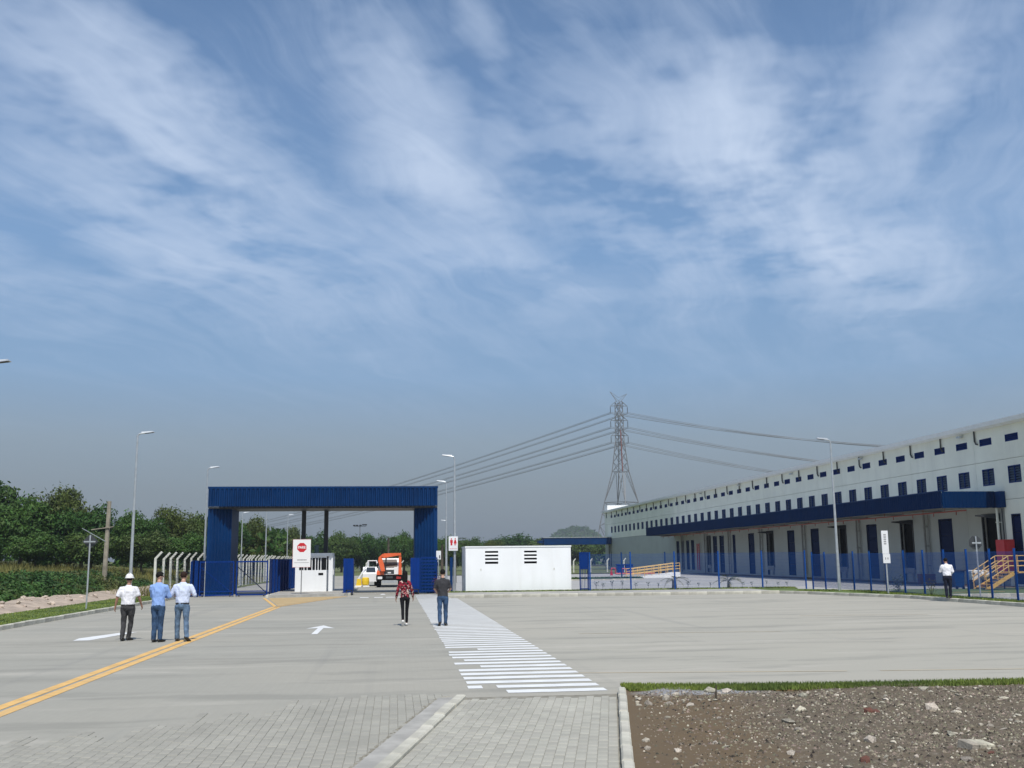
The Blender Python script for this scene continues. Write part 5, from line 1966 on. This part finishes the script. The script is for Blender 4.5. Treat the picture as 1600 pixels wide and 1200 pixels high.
for dx_ in (-1.2, -.6, .1, .7, 1.2):
    b = MB()
    b.box(-7.3 + dx_ - .24, -7.3 + dx_ + .24, 219.7, 220.3, 9.15 + .12 * (dx_ > .5), 9.4 + .12 * (dx_ > .5))
    b.build('lamp_head', m_dark, mm_)
MB().bar((-8.6, 220, 9.1), (-6.0, 220, 9.1), .10).build('crossbar', m_dark, mm_)


# ================================================================== PALMS AND SMALL PLANTS
def frond_mesh(m, L, seed, droop=.5, w=.12, n=12):
    r = random.Random(seed)
    b = MB()
    pts = [Vector((L * t, 0, L * (.55 * t - droop * 1.6 * t * t))) for t in [i / 8 for i in range(9)]]
    for a, c in zip(pts, pts[1:]):
        b.bar(a, c, L * .018)
    for i in range(n):
        t = .15 + .85 * i / n
        p = Vector((L * t, 0, L * (.55 * t - droop * 1.6 * t * t)))
        ll = L * .34 * (1 - .6 * abs(t - .45))
        for s_ in (-1, 1):
            d = Vector((.55, s_ * .8, -.25 + r.uniform(-.15, .15))) * ll
            q = Vector((.04 * L, 0, 0))
            b.add([p - q * .4, p + q * .4, p + d], [(0, 1, 2)])
    return b.mesh('frond', m)


def palm(label, x, y_, z, trunk_h, tr, L, n, m, seed, cat='palm', droop=.5, tm=None):
    t = local_thing('palm', label, cat, (x, y_, z))
    b = MB()
    prof = [(tr * (1.25 - .35 * i / 6 + .06 * (i % 2)), trunk_h * i / 6) for i in range(7)]
    b.lathe(prof, (0, 0, 0), 9)
    b.build('trunk', tm or m_bark, t)
    fm = [frond_mesh(m, L, seed + q, droop + .08 * q) for q in range(3)]
    r = random.Random(seed)
    for k_ in range(n):
        o = bpy.data.objects.new('frond', fm[k_ % 3])
        COL.objects.link(o)
        o.parent = t
        o.location = (0, 0, trunk_h * .97)
        o.rotation_euler = (0, r.uniform(-.7, .35), k_ * 2.4 + r.uniform(-.3, .3))
        s_ = r.uniform(.75, 1.1)
        o.scale = (s_, s_, s_)
    return t


m_palmtrunk = mat('grey_palm_trunk', (0.20, 0.18, 0.145), 0.9, var=.3, vscale=6)
palm('stout young palm with grey trunk and dry fronds in the verge', 16.65, 60.95, .1, .55, .13, .75, 12, m_drygrass, 3, tm=m_palmtrunk)
palm('slim young palm with green fronds farther right along the wire fence', 20.0, 60.95, .1, .45, .08, .95, 12, m_palm, 8, droop=.42, tm=m_palmtrunk)
palm('dark tall palm behind the small white notice right of the portal', 3.9, 86, 0, 3.3, .11, 1.5, 12, m_tree1, 13)
palm('dark tall palm behind the restroom sign lamp post', 5.3, 92, 0, 3.5, .12, 1.5, 12, m_tree1, 17)
palm('lone palm with dark fronds poking above the trees right of the portal centre', -.9, 150, 0, 5.2, .16, 1.5, 9, m_tree1, 23)


def shrub(name, label, x, y_, z, w, h, m, seed, n=260, s=.07, cat='shrub'):
    t = local_thing(name, label, cat, (x, y_, z))
    r = random.Random(seed)
    b = MB()
    for k_ in range(n):
        d = Vector((r.gauss(0, .42), r.gauss(0, .42), abs(r.gauss(.5, .28))))
        leaf(b, Vector((d.x * w * .5, d.y * w * .5, d.z * h)), (r.gauss(0, 1), r.gauss(0, 1), r.gauss(.4, 1)), s, r)
    b.build('leaves', m, t)
    b = MB()
    for k_ in range(6):
        a = k_ * 1.05
        b.tube((0, 0, -.02), (cos(a) * w * .25, sin(a) * w * .25, h * .7), .012, 4, .005)
    b.build('stems', m_bark, t)
    return t


shrub('bush', 'purple leaved bush left of the man in the charcoal shirt', 2.5, 60.9, .13, .55, .95, m_purple, 4, 300, .08)
shrub('bush', 'pale green young bush behind the right fence near the tall white sign', 25.5, 50.6, .12, .7, .9, m_palm, 5, 220, .07)
shrub('bush', 'sparse twiggy bush by the fence left of the man on the verge', 24.9, 46.2, .12, .7, .8, m_drygrass, 6, 120, .05)
sd = local_thing('seedling', 'tiny bare seedling in the strip before the far fence', 'seedling', (12.3, 61.0, .12), 0, 'seedlings in the planting strip')
b = MB()
b.tube((0, 0, 0), (.03, 0, .42), .012, 4, .006)
b.tube((.01, 0, .2), (.14, 0, .36), .008, 4, .004)
b.tube((.01, 0, .22), (-.10, .05, .40), .008, 4, .004)
b.build('stem', m_bark, sd)
b = MB()
rs_ = random.Random(3)
for k_ in range(14):
    leaf(b, Vector((rs_.uniform(-.12, .15), rs_.uniform(-.06, .06), rs_.uniform(.22, .46))), (rs_.gauss(0, 1), rs_.gauss(0, 1), rs_.gauss(0, 1)), .06, rs_)
b.build('leaves', m_tree1, sd)
for k_, x in enumerate((11.9, 12.9, 13.5, 14.3, 15.1, 15.7, 17.5, 18.2, 18.9, 20.9, 21.5, 22.4, 23.1, 23.7)):
    dup(sd, (x, 61.05, .12), k_ * 2.1, 'tiny bare seedling in the strip before the far fence', 'seedlings in the planting strip', RNG.uniform(.8, 1.3))

# ================================================================== VEHICLES AT THE GATE
tk = thing('crane_truck', 'truck with folded orange crane seen end on in the driveway', 'truck', (-.4, 79, 0))
TXc = -.38


def wheel(parent, x, y_, r_, w):
    b = MB()
    n = 18
    prof = [(r_ * .62, -w / 2), (r_ * .93, -w / 2), (r_, -w * .36), (r_, w * .36), (r_ * .93, w / 2), (r_ * .62, w / 2)]
    vs = [(x + d, y_ + rr * cos(2 * pi * i / n), r_ + rr * sin(2 * pi * i / n)) for rr, d in prof for i in range(n)]
    fs = [(j * n + i, j * n + (i + 1) % n, (j + 1) * n + (i + 1) % n, (j + 1) * n + i) for j in range(len(prof) - 1) for i in range(n)]
    b.add(vs, fs)
    t = b.build('wheel', m_black, parent)
    b = MB()
    b.tube((x - w * .3, y_, r_), (x + w * .3, y_, r_), r_ * .62, 14)
    b.build('rim', m_galv, t)


for x in (TXc - .80, TXc + .80):
    for y_ in (79.6, 83.0, 84.2):
        wheel(tk, x, y_, .46, .28)
b = MB()
b.cbox(TXc - .98, TXc + .98, 78.9, 79.15, .50, .92, .03)
b.build('bumper', m_black, tk)
MB().cbox(TXc - .55, TXc + .55, 78.86, 78.899, .34, .52, .01).build('lower_bumper', m_galv, tk)
MB().box(TXc - .6, TXc + .6, 79.2, 86, .55, .85).build('chassis', m_dark, tk)
for s_ in (-1, 1):
    MB().cbox(TXc + s_ * .70 - .17, TXc + s_ * .70 + .17, 78.86, 78.898, .62, .80, .015).build('headlight', m_signwhite if s_ < 0 else mat('red_lens', (.35, .03, .03), .3), tk)
MB().box(TXc - .25, TXc + .25, 78.87, 78.898, .66, .82).build('grille', m_signback, tk)
# cab
b = MB()
b.prism_x([(79.0, .95), (80.7, .95), (80.7, 2.16), (79.55, 2.16), (79.1, 1.45)], TXc - .80, TXc + .80)
cb = b.build('cab', m_white, tk)
b = MB()
b.add([(TXc - .62, 79.10, 1.47), (TXc + .62, 79.10, 1.47), (TXc + .55, 79.485, 2.06), (TXc - .55, 79.485, 2.06)], [(0, 1, 2, 3)])
b.v = [(x, y_ - .02, z) for x, y_, z in b.v]
b.build('windscreen', mat('brown_tinted_glass', (0.10, 0.075, 0.06), .15), cb)
MB().box(TXc - .55, TXc + .45, 78.985, 78.999, 1.0, 1.30).build('radiator', m_signback, cb)
MB().box(TXc - .12, TXc + .12, 78.97, 78.984, 1.04, 1.13).build('number_plate', m_signwhite, cb)
for s_ in (-1, 1):
    MB().box(TXc + s_ * .90 - .05, TXc + s_ * .90 + .05, 79.15, 79.3, 1.45, 1.80).build('mirror', m_black, cb)
# crane folded over the cab
cr = MB()
cr.cbox(TXc - .95, TXc - .40, 78.95, 79.6, .93, 1.22, .04)
cr.build('crane_base', m_orange, tk)
b = MB()
b.prism_y([(TXc - .62, 1.2), (TXc - .32, 1.2), (TXc - .42, 1.75), (TXc - .56, 2.15), (TXc - .36, 2.32), (TXc - .50, 2.50), (TXc - .80, 2.25), (TXc - .84, 1.95)], 78.75, 78.95)
b.build('crane_column', m_orange, tk)
b = MB()
b.prism_y([(TXc - .60, 2.28), (TXc - .42, 2.18), (TXc + .70, 2.36), (TXc + .86, 2.34), (TXc + .86, 2.55), (TXc - .42, 2.52)], 78.70, 78.9)
b.build('crane_boom', m_orange, tk)
b = MB()
b.prism_y([(TXc + .68, .95), (TXc + .92, .95), (TXc + .88, 2.34), (TXc + .70, 2.34)], 78.75, 78.95)
b.build('crane_stay', m_orange, tk)
MB().tube((TXc - .30, 78.8, 1.3), (TXc - .25, 78.8, 2.2), .05, 8).build('hydraulic_ram', m_dark, tk)
MB().cbox(TXc + .35, TXc + .70, 78.9, 78.985, .96, 1.5, .02).build('toolbox', m_white, tk)
MB().box(TXc - .95, TXc + .95, 81.2, 86.2, .88, 1.25).build('load_bed', m_orange, tk)

wv = thing('loader_van', 'white work vehicle with roof frame left of the orange crane truck', 'vehicle', (-1.95, 84, 0))
b = MB()
b.prism_x([(83.5, .35), (87.2, .35), (87.2, 1.45), (84.3, 1.5), (83.8, 1.05), (83.5, .95)], -2.5, -1.35)
bd = b.build('body', m_white, wv)
b = MB()
b.add([(-2.25, 83.83, 1.08), (-1.5, 83.83, 1.08), (-1.55, 84.27, 1.45), (-2.2, 84.27, 1.45)], [(0, 1, 2, 3)])
b.v = [(x, y_ - .02, z + .01) for x, y_, z in b.v]
b.build('windscreen', m_glass, bd)
b = MB()
for y_ in (84.4, 86.6):
    b.path([(-2.15, y_, 1.45), (-2.12, y_, 1.98), (-1.45, y_, 1.98), (-1.35, y_, 1.45)], .04, 6)
b.tube((-2.12, 84.4, 1.98), (-2.12, 86.6, 1.98), .035, 6)
b.tube((-1.45, 84.4, 1.98), (-1.45, 86.6, 1.98), .035, 6)
b.build('roof_frame', m_white, wv)
for x in (-2.35, -1.5):
    for y_ in (84.2, 86.5):
        wheel(wv, x, y_, .34, .2)
MB().bar((-2.85, 83.6, .55), (-2.25, 83.9, 1.55), .09).build('boarding_pole', m_white, wv)
for k_, (x, lab) in enumerate(((-2.72, 'square yellow plastic barrier left of the round yellow drum'), (-2.22, 'round yellow drum in front of the white work vehicle'))):
    g = thing('barrier', lab, 'barrier', (x, 81.5, 0), 0, 'yellow barriers by the driveway')
    b = MB()
    if k_ == 0:
        b.prism_y([(x - .22, .05), (x + .20, .05), (x + .16, .62), (x - .14, .62)], 81.2, 81.6)
    else:
        b.lathe([(.18, .12), (.27, .2), (.29, .45), (.27, .66), (.2, .72)], (x, 81.4, 0), 14)
    b.build('body', m_barrier, g)
    MB().cbox(x - .3, x + .3, 81.15, 81.7, -.0, .10, .02).build('foot', m_white, g)


# ================================================================== PEOPLE
def loft(bm, rings, n=14):
    """closed tube through rings (centre, half width, half depth); a ring stands across the run unless it is given flat"""
    fr = []
    for i, (c, rx, ry) in enumerate(rings):
        c = Vector(c)
        d = (Vector(rings[min(i + 1, len(rings) - 1)][0]) - Vector(rings[max(i - 1, 0)][0])).normalized()
        u = Vector((1, 0, 0)) - d * d.x
        u = u.normalized() if u.length > .15 else Vector((0, 1, 0))
        v = d.cross(u)
        fr.append([c + u * (rx * cos(2 * pi * k / n)) + v * (ry * sin(2 * pi * k / n)) for k in range(n)])
    vs = [p for f in fr for p in f]
    m_ = len(rings)
    fs = [(j * n + k, j * n + (k + 1) % n, (j + 1) * n + (k + 1) % n, (j + 1) * n + k) for j in range(m_ - 1) for k in range(n)]
    fs += [tuple(range(n - 1, -1, -1)), tuple((m_ - 1) * n + k for k in range(n))]
    return bm.add(vs, fs)


def fuse(name, bm, m, parent, voxel=.013, it=3, crease=0.0):
    """weld overlapping lofts into one continuous skin"""
    me = bpy.data.meshes.new(name)
    me.from_pydata(bm.v, [], bm.f)
    o = bpy.data.objects.new(name, me)
    COL.objects.link(o)
    rm = o.modifiers.new('fuse', 'REMESH')
    rm.mode = 'VOXEL'
    rm.voxel_size = voxel
    sm = o.modifiers.new('smooth', 'SMOOTH')
    sm.factor, sm.iterations = .5, it
    m2 = bpy.data.meshes.new_from_object(o.evaluated_get(bpy.context.evaluated_depsgraph_get()))
    bpy.data.objects.remove(o)
    if crease:                                   # folds of cloth
        nv = len(m2.vertices)
        co, no = [0.0] * (3 * nv), [0.0] * (3 * nv)
        m2.vertices.foreach_get('co', co)
        m2.vertices.foreach_get('normal', no)
        for i in range(0, 3 * nv, 3):
            x, y, z = co[i:i + 3]
            d = crease * (mnoise.noise((x * 11, y * 11, z * 6.5 + x * 5)) + .5 * mnoise.noise((x * 24, y * 24, z * 15)))
            for q in range(3):
                co[i + q] += no[i + q] * d
        m2.vertices.foreach_set('co', co)
    m2.name = name
    m2.materials.clear()
    m2.materials.append(m)
    m2.polygons.foreach_set('use_smooth', [True] * len(m2.polygons))
    o = bpy.data.objects.new(name, m2)
    COL.objects.link(o)
    o.parent = parent
    return o


def ellipsoid(bm, c, r_, keep=lambda d: True, n=16, k=10, rot=0.0):
    """part of an ellipsoid: faces whose middle direction passes keep()"""
    def pt(i, j):
        th, ph = 2 * pi * i / n, pi * j / k
        return Vector((sin(ph) * cos(th), sin(ph) * sin(th), cos(ph)))
    for j in range(k):
        for i in range(n):
            d = [pt(i, j), pt(i, j + 1), pt(i + 1, j + 1), pt(i + 1, j)]
            mid = sum(d, Vector()) / 4
            if keep(mid):
                vs = []
                for q in d:
                    v = Vector((q.x * r_[0], q.y * r_[1], q.z * r_[2]))
                    v.rotate(Matrix.Rotation(rot, 3, 'Z'))
                    vs.append(Vector(c) + v)
                bm.add(vs, [(0, 1, 2, 3)])


def weld(o):
    bmm = bmesh.new()
    bmm.from_mesh(o.data)
    bmesh.ops.remove_doubles(bmm, verts=bmm.verts, dist=.0005)
    bmesh.ops.recalc_face_normals(bmm, faces=bmm.faces)
    for f in bmm.faces:
        f.smooth = True
    bmm.to_mesh(o.data)
    bmm.free()
    return o


def person(label, x, y_, rz, H, pose, shirt, trousers, shoe, hair, skin, sleeve='short', build=1.0, head_yaw=0.0, head_nod=0.0, hat=False, long_hair=False, tucked=True, z0=0.0, woman=False, group=None):
    """a figure facing +y in its own frame; pose gives joints for arms and legs in metres for a 1.75 m body"""
    k = H / 1.75
    t = local_thing('person', label, 'person', (x, y_, z0), rz, group)
    V = lambda *p: Vector(p) * k
    sw = (.165 if woman else .185) * build
    hw = .10
    J = dict(pelvis=V(0, 0, .94), spine=V(0, 0, 1.10), chest=V(0, .01, 1.29), base=V(0, -.015, 1.455), neck=V(0, .0, 1.515))
    lean = pose.get('lean', 0.0)
    for n_ in ('chest', 'base', 'neck'):
        J[n_] = J[n_] + V(0, lean * (J[n_].z / k - .95), 0)
    hc = J['neck'] + V(0, .025 + head_nod * .06, .115 - head_nod * .02)
    hand_pts = {}
    for s_, nm in ((-1, 'l'), (1, 'r')):
        sh = V(s_ * sw * .93, -.005 + lean * .43, 1.378)
        J['sh' + nm] = sh
        J['el' + nm] = V(*pose['el' + nm]) + V(0, lean * .3, 0)
        J['wr' + nm] = V(*pose['wr' + nm]) + V(0, lean * .3, 0)
        J['hip' + nm] = V(s_ * hw * .92, 0, .90)
        J['kn' + nm] = V(*pose['kn' + nm])
        J['an' + nm] = V(*pose['an' + nm])
    # body under the clothes, one surface
    Y = lambda z: lean * max(0, z - .95)
    T = lambda z, rx, ry, dy=0.0: (V(0, dy + Y(z), z), rx * k, ry * k)
    bm = MB()
    bw = build
    loft(bm, [T(.84, .12 * bw, .095), T(.92, .148 * bw, .105), T(1.02, .138 * bw, .098), T(1.14, .142 * bw, .10), T(1.28, .165 * bw, .108), T(1.37, .155 * bw, .09), T(1.44, .085, .07), T(1.50, .056, .06)])
    hx = lambda z, rx, ry, dy: (hc + V(0, dy, z), rx * k, ry * k)
    loft(bm, [(J['base'] + V(0, 0, -.03), .056 * k, .06 * k), (J['neck'], .055 * k, .058 * k), hx(-.075, .052, .066, .016), hx(-.045, .064, .082, .014), hx(.005, .074, .094, .004), hx(.05, .073, .094, -.003), hx(.085, .056, .074, -.008), hx(.105, .028, .04, -.01)])
    for s_, nm in ((-1, 'l'), (1, 'r')):
        d = (J['wr' + nm] - J['el' + nm]).normalized()
        tk = V(s_ * .10 * bw, lean * .45, 1.405)
        loft(bm, [(tk, .045 * k, .05 * k), (J['sh' + nm], .052 * k, .054 * k), (J['sh' + nm].lerp(J['el' + nm], .5), .046 * k, .048 * k), (J['el' + nm], .041 * k, .042 * k), (J['el' + nm].lerp(J['wr' + nm], .3), .041 * k, .042 * k), (J['wr' + nm], .027 * k, .029 * k), (J['wr' + nm] + d * .05 * k, .024 * k, .040 * k), (J['wr' + nm] + d * .095 * k, .018 * k, .040 * k)], 10)
        hand_pts[nm] = (J['wr' + nm], d)
        q_ = .76 if woman else 1.0
        loft(bm, [(J['hip' + nm], .080 * k * q_, .084 * k * q_), (J['kn' + nm], .054 * k * q_, .056 * k * q_), (J['kn' + nm].lerp(J['an' + nm], .3), .052 * k * q_, .056 * k * q_), (J['an' + nm], .034 * k, .038 * k)], 10)
    body = fuse('body', bm, skin, t, .012 * k)
    # fingers, thumbs, nose and ears grow from the same body mesh
    bm = MB()
    for s_, nm in ((-1, 'l'), (1, 'r')):
        w, d = hand_pts[nm]
        side = d.cross(Vector((0, 0, 1)))
        side = side.normalized() if side.length > .2 else Vector((0, 1, 0))
        if abs(d.z) > .8:
            side = Vector((0, 1, 0))
        curl = d.cross(side).normalized() * (-s_ if abs(d.z) > .8 else 1)
        for q, (o_, ln) in enumerate(((-.028, .058), (-.010, .070), (.009, .066), (.027, .052))):
            p = w + d * .085 * k + side * o_ * k
            p1 = p + (d * .9 + curl * .25).normalized() * ln * .55 * k
            p2 = p1 + (d * .7 + curl * .65).normalized() * ln * .55 * k
            bm.tube(p - d * .02 * k, p1, .0095 * k, 6, .009 * k)
            bm.tube(p1, p2, .009 * k, 6, .007 * k)
        p = w + d * .035 * k + side * .034 * k
        bm.tube(p - side * .01 * k, p + (side * .6 + d).normalized() * .055 * k, .012 * k, 6, .009 * k)
    fy = Vector((-sin(head_yaw), cos(head_yaw), 0))
    fx_ = Vector((cos(head_yaw), sin(head_yaw), 0))
    bm.tube(hc + fy * .080 * k + V(0, 0, .03), hc + fy * .108 * k + V(0, 0, -.012), .010 * k, 6, .017 * k)
    for s_ in (-1, 1):
        ellipsoid(bm, hc + fx_ * s_ * .076 * k + fy * -.012 * k + V(0, 0, .012), (.014 * k, .022 * k, .034 * k), n=8, k=6, rot=head_yaw)
    extra = bm.build('extra', skin, t)
    bj = bmesh.new()
    bj.from_mesh(body.data)
    bj.from_mesh(extra.data)
    for f in bj.faces:
        f.smooth = True
    bj.to_mesh(body.data)
    bj.free()
    bpy.data.objects.remove(extra)
    for s_ in (-1, 1):
        bm = MB()
        ellipsoid(bm, hc + fx_ * s_ * .031 * k + fy * .083 * k + V(0, 0, .028), (.013 * k, .008 * k, .008 * k), n=8, k=6)
        bm.build('eye', m_eye, t)
    bm = MB()
    bm.box(-.024 * k, .024 * k, -.004 * k, .004 * k, -.005 * k, .005 * k)
    bm.v = [tuple(hc + fx_ * px + fy * (.081 * k + py_) + V(0, 0, -.050) + Vector((0, 0, pz))) for px, py_, pz in bm.v]
    bm.build('mouth', m_lip, t)
    # shirt
    bm = MB()
    hem = .875 if not tucked else .955
    if woman:
        loft(bm, [T(.90, .165 * bw, .122), T(.97, .158 * bw, .118), T(1.06, .146 * bw, .11), T(1.18, .152 * bw, .115), T(1.29, .168 * bw, .125), T(1.37, .160 * bw, .10), T(1.43, .10, .078), T(1.475, .062, .066)])
    else:
        loft(bm, [T(hem, .168 * bw, .124), T(hem + .06, .170 * bw, .126), T(1.10, .166 * bw, .122), T(1.22, .180 * bw, .126), T(1.32, .188 * bw, .122), T(1.39, .172 * bw, .102), T(1.44, .105, .082), T(1.488, .064, .068)])
    for nm in ('l', 'r'):
        sh, e_, w_ = J['sh' + nm], J['el' + nm], J['wr' + nm]
        f_ = .88 if woman else 1.0
        sx_ = -1 if nm == 'l' else 1
        tk = V(sx_ * .095 * bw, -.005 + lean * .45, 1.412)
        if sleeve == 'short':
            loft(bm, [(tk, .050 * k, .062 * k), (sh + V(0, 0, .010), .064 * k, .070 * k), (sh.lerp(e_, .25), .069 * k, .074 * k), (sh.lerp(e_, .86), .066 * k, .072 * k)], 12)
        else:
            end = .30 if sleeve == 'rolled' else .93
            loft(bm, [(tk, .048 * k, .060 * k * f_), (sh + V(0, 0, .010), .062 * k * f_, .069 * k * f_), (sh.lerp(e_, .25), .066 * k * f_, .071 * k * f_), (sh.lerp(e_, .5), .064 * k * f_, .066 * k * f_), (e_, .059 * k * f_, .060 * k * f_), (e_.lerp(w_, end * .5), .056 * k * f_, .057 * k * f_), (e_.lerp(w_, end), .050 * k * f_ if sleeve != 'rolled' else .058 * k, .052 * k * f_ if sleeve != 'rolled' else .06 * k)], 12)
    fuse('shirt', bm, shirt, t, .014 * k, 3, .017 if not woman else .010)
    # trousers
    bm = MB()
    q_ = .90 if woman else 1.0
    tr = .80 if woman else 1.0
    loft(bm, [T(.815, .120 * bw * q_, .108, -.004), T(.87, .160 * bw * q_, .124, -.010), T(.93, .158 * bw * q_, .120, -.006), T(1.0, .150 * bw * q_, .110)])
    for s_, nm in ((-1, 'l'), (1, 'r')):
        hp, kn, an = J['hip' + nm], J['kn' + nm], J['an' + nm]
        loft(bm, [(hp + V(0, -.004, .0), .088 * k * bw, .112 * k), (hp.lerp(kn, .22), .092 * k * bw * q_, .100 * k), (hp.lerp(kn, .6), .080 * k * tr, .085 * k * tr), (kn, .069 * k * tr, .071 * k * tr), (kn.lerp(an, .35), .066 * k * tr, .073 * k * tr), (kn.lerp(an, .8), .060 * k * tr, .062 * k * tr), (an + (an - kn).normalized() * (.03 if not woman else -.02) * k, .058 * k * (.74 if woman else 1), .062 * k * (.74 if woman else 1))], 12)
    fuse('trousers', bm, trousers, t, .013 * k, 3, .013 if not woman else .0)
    bm = MB()
    if not woman and tucked:
        n = 20
        ring = [(cos(2 * pi * i / n) * .150 * build * k, sin(2 * pi * i / n) * .116 * k - .004 * k) for i in range(n)]
        bm.add([(a * 1.10, b_ * 1.06, .935 * k) for a, b_ in ring] + [(a * 1.10, b_ * 1.06, .965 * k) for a, b_ in ring], [(i, (i + 1) % n, n + (i + 1) % n, n + i) for i in range(n)])
        bm.build('belt', m_shoe, t)
    # shoes
    for nm in ('l', 'r'):
        an = J['an' + nm]
        pit = pose.get('pitch' + nm, 0.0)          # heel raised by this angle
        yaw = pose.get('toe' + nm, 0.0)
        d = Vector((sin(yaw) * cos(pit), cos(yaw) * cos(pit), -sin(pit)))
        up = Vector((0, 0, 1)) if abs(pit) < .9 else Vector((0, -1, 0))
        base = an + Vector((0, 0, -.045 * k))
        bm = MB()
        loft(bm, [(base - d * .075 * k, .020 * k, .022 * k), (base - d * .055 * k + V(0, 0, .01), .036 * k, .040 * k), (base + d * .02 * k + V(0, 0, .012), .042 * k, .046 * k), (base + d * .10 * k + V(0, 0, -.006), .047 * k, .034 * k), (base + d * .165 * k + V(0, 0, -.012), .038 * k, .026 * k), (base + d * .195 * k + V(0, 0, -.016), .018 * k, .014 * k)], 10)
        fuse('shoe', bm, shoe, t, .010 * k, 2)
    # hair
    bm = MB()
    rr = (.086 * k, .104 * k, .098 * k)
    ellipsoid(bm, hc + V(0, -.008, .042), rr, lambda d: d.z > (.30 if d.y > .45 else (-.12 if d.y > .05 else -.58)), 20, 14, head_yaw)
    ho = weld(bm.build('hair', hair, t))
    if long_hair:
        bk = -fy
        bm = MB()
        loft(bm, [(hc + V(0, -.01, .09), .05 * k, .06 * k), (hc + V(0, -.015, .05), .086 * k, .098 * k), (hc + bk * .035 * k + V(0, 0, -.05), .094 * k, .080 * k), (hc + bk * .065 * k + V(0, 0, -.15), .096 * k, .055 * k), (hc + bk * .085 * k + V(.01, 0, -.25), .078 * k, .040 * k), (hc + bk * .085 * k + V(.015, 0, -.32), .035 * k, .022 * k)], 12)
        fuse('long_hair', bm, hair, t, .014 * k)
    if hat:
        bm = MB()
        ellipsoid(bm, hc + V(0, -.004, .058), (.108 * k, .128 * k, .118 * k), lambda d: d.z > -.02, 22, 14)
        n = 24
        bm.add([(hc + V(cos(2 * pi * i / n) * .104, sin(2 * pi * i / n) * .124 - .004, .058)) for i in range(n)] +
               [(hc + V(cos(2 * pi * i / n) * .135, sin(2 * pi * i / n) * .160 + .01, .046)) for i in range(n)],
               [(i, n + i, n + (i + 1) % n, (i + 1) % n) for i in range(n)])
        bm.box(hc.x - .012 * k, hc.x + .012 * k, hc.y - .10 * k, hc.y + .10 * k, hc.z + .168 * k, hc.z + .185 * k)
        weld(bm.build('helmet', m_helmet, t))
    return t


def legs(l=(0, 0), r_=(0, 0), w=.10, lift=(0, 0)):
    """knees and ankles: (knee y, ankle y) of each leg and how far each ankle is raised"""
    return dict(knl=(-w, l[0], .49 + lift[0] * .4), anl=(-w * .95, l[1], .085 + lift[0]), knr=(w, r_[0], .49 + lift[1] * .4), anr=(w * .95, r_[1], .085 + lift[1]))


P1 = dict(ell=(-.285, -.02, 1.15), wrl=(-.335, .03, .915), elr=(.275, .02, 1.16), wrr=(.325, .13, .95), **legs((.03, -.10), (.10, .06), .095, (.0, .0)), toer=.5, toel=.1)
P1['anr'] = (.03, .10, .085)
P1['knr'] = (.085, .08, .49)
P2 = dict(ell=(-.21, .14, 1.15), wrl=(-.02, .28, 1.16), elr=(.245, .10, 1.13), wrr=(.06, .27, 1.14), **legs((.02, -.02), (.03, .02), .075), toel=.0, toer=.45)
P3 = dict(ell=(-.30, .02, 1.16), wrl=(-.20, .24, 1.13), elr=(.30, .02, 1.16), wrr=(.20, .26, 1.17), **legs((.05, .06), (-.02, -.17), .115, (0, .05)), pitchr=.45, toer=.5)
P3['anr'] = (.17, -.17, .125)
PW = dict(ell=(-.235, -.02, 1.14), wrl=(-.275, .05, .90), elr=(.225, -.01, 1.14), wrr=(.265, .08, .915), **legs((-.06, -.26), (.06, .08), .068, (.09, 0)), pitchl=.85, toer=.15)
P4 = dict(ell=(-.25, .04, 1.14), wrl=(-.20, .25, 1.06), elr=(.25, .04, 1.14), wrr=(.20, .26, 1.08), **legs((-.03, -.20), (.06, .07), .095, (.045, 0)), pitchl=.5, toer=.3, toel=-.2)
P5 = dict(ell=(-.27, .06, 1.15), wrl=(-.13, .27, 1.20), elr=(.25, .03, 1.14), wrr=(.17, .24, 1.05), **legs((.02, -.06), (.02, .05), .085), lean=.12, toel=.1, toer=.4)

person('man in white polo shirt and white helmet with dark grey trousers, leftmost walker', -7.02, 28.75, .02, 1.70, P1, m_shirtwhite, m_trousergrey, m_shoe, m_hair, m_skin, 'short', 1.13, 0, 0, hat=True, tucked=True, group='people walking on the yard')
person('man in mid blue shirt looking to his right, between the two other men', -6.08, 28.0, -.12, 1.78, P2, m_shirtblue, m_jeans, m_shoe, m_hair, m_skin2, 'long', 1.0, -.95, .1, tucked=False, group='people walking on the yard')
person('man in pale blue shirt and faded jeans beside the yellow line', -5.50, 28.15, -.02, 1.78, P3, m_shirtpale, m_jeanslight, m_shoe, m_brownhair, m_skin2, 'rolled', 1.05, -.1, .35, tucked=True, group='people walking on the yard')
person('woman with long dark hair, red floral blouse and black leggings', .33, 32.9, .02, 1.68, PW, m_floral, m_legging, m_sneaker, m_hair, m_skin, 'long', .92, -.1, 0, long_hair=True, tucked=False, woman=True, group='people walking on the yard')
person('man in charcoal polo shirt and blue jeans on the white crossing', 1.5, 32.6, -.03, 1.72, P4, m_polo, m_jeans, m_shoe, m_hair, m_skin2, 'short', 1.0, 0, .25, tucked=False, group='people walking on the yard')
person('man in white shirt and navy trousers with bowed head on the right verge', 23.95, 43.0, -.35, 1.74, P5, m_shirtwhite, m_navytrouser, m_shoe, m_hair, m_skin, 'long', 1.08, .2, 1.4, tucked=True, z0=.14, group='people walking on the yard')

# ================================================================== HAZE
hz = MB().box(-3600, 3600, -1600, 5100, -1.6, 64).build('haze', bpy.data.materials.new('haze_air'))
stuff(hz)
hm = hz.data.materials[0]
hm.use_nodes = True
hm.node_tree.nodes.clear()
H_ = NT(hm.node_tree)
vol = H_.new('ShaderNodeVolumePrincipled')
vol.inputs['Color'].default_value = (0.62, 0.665, 0.72, 1)
vol.inputs['Density'].default_value = 0.00036
vol.inputs['Anisotropy'].default_value = 0.2
ho_ = H_.new('ShaderNodeOutputMaterial')
H_.l.new(vol.outputs[0], ho_.inputs['Volume'])
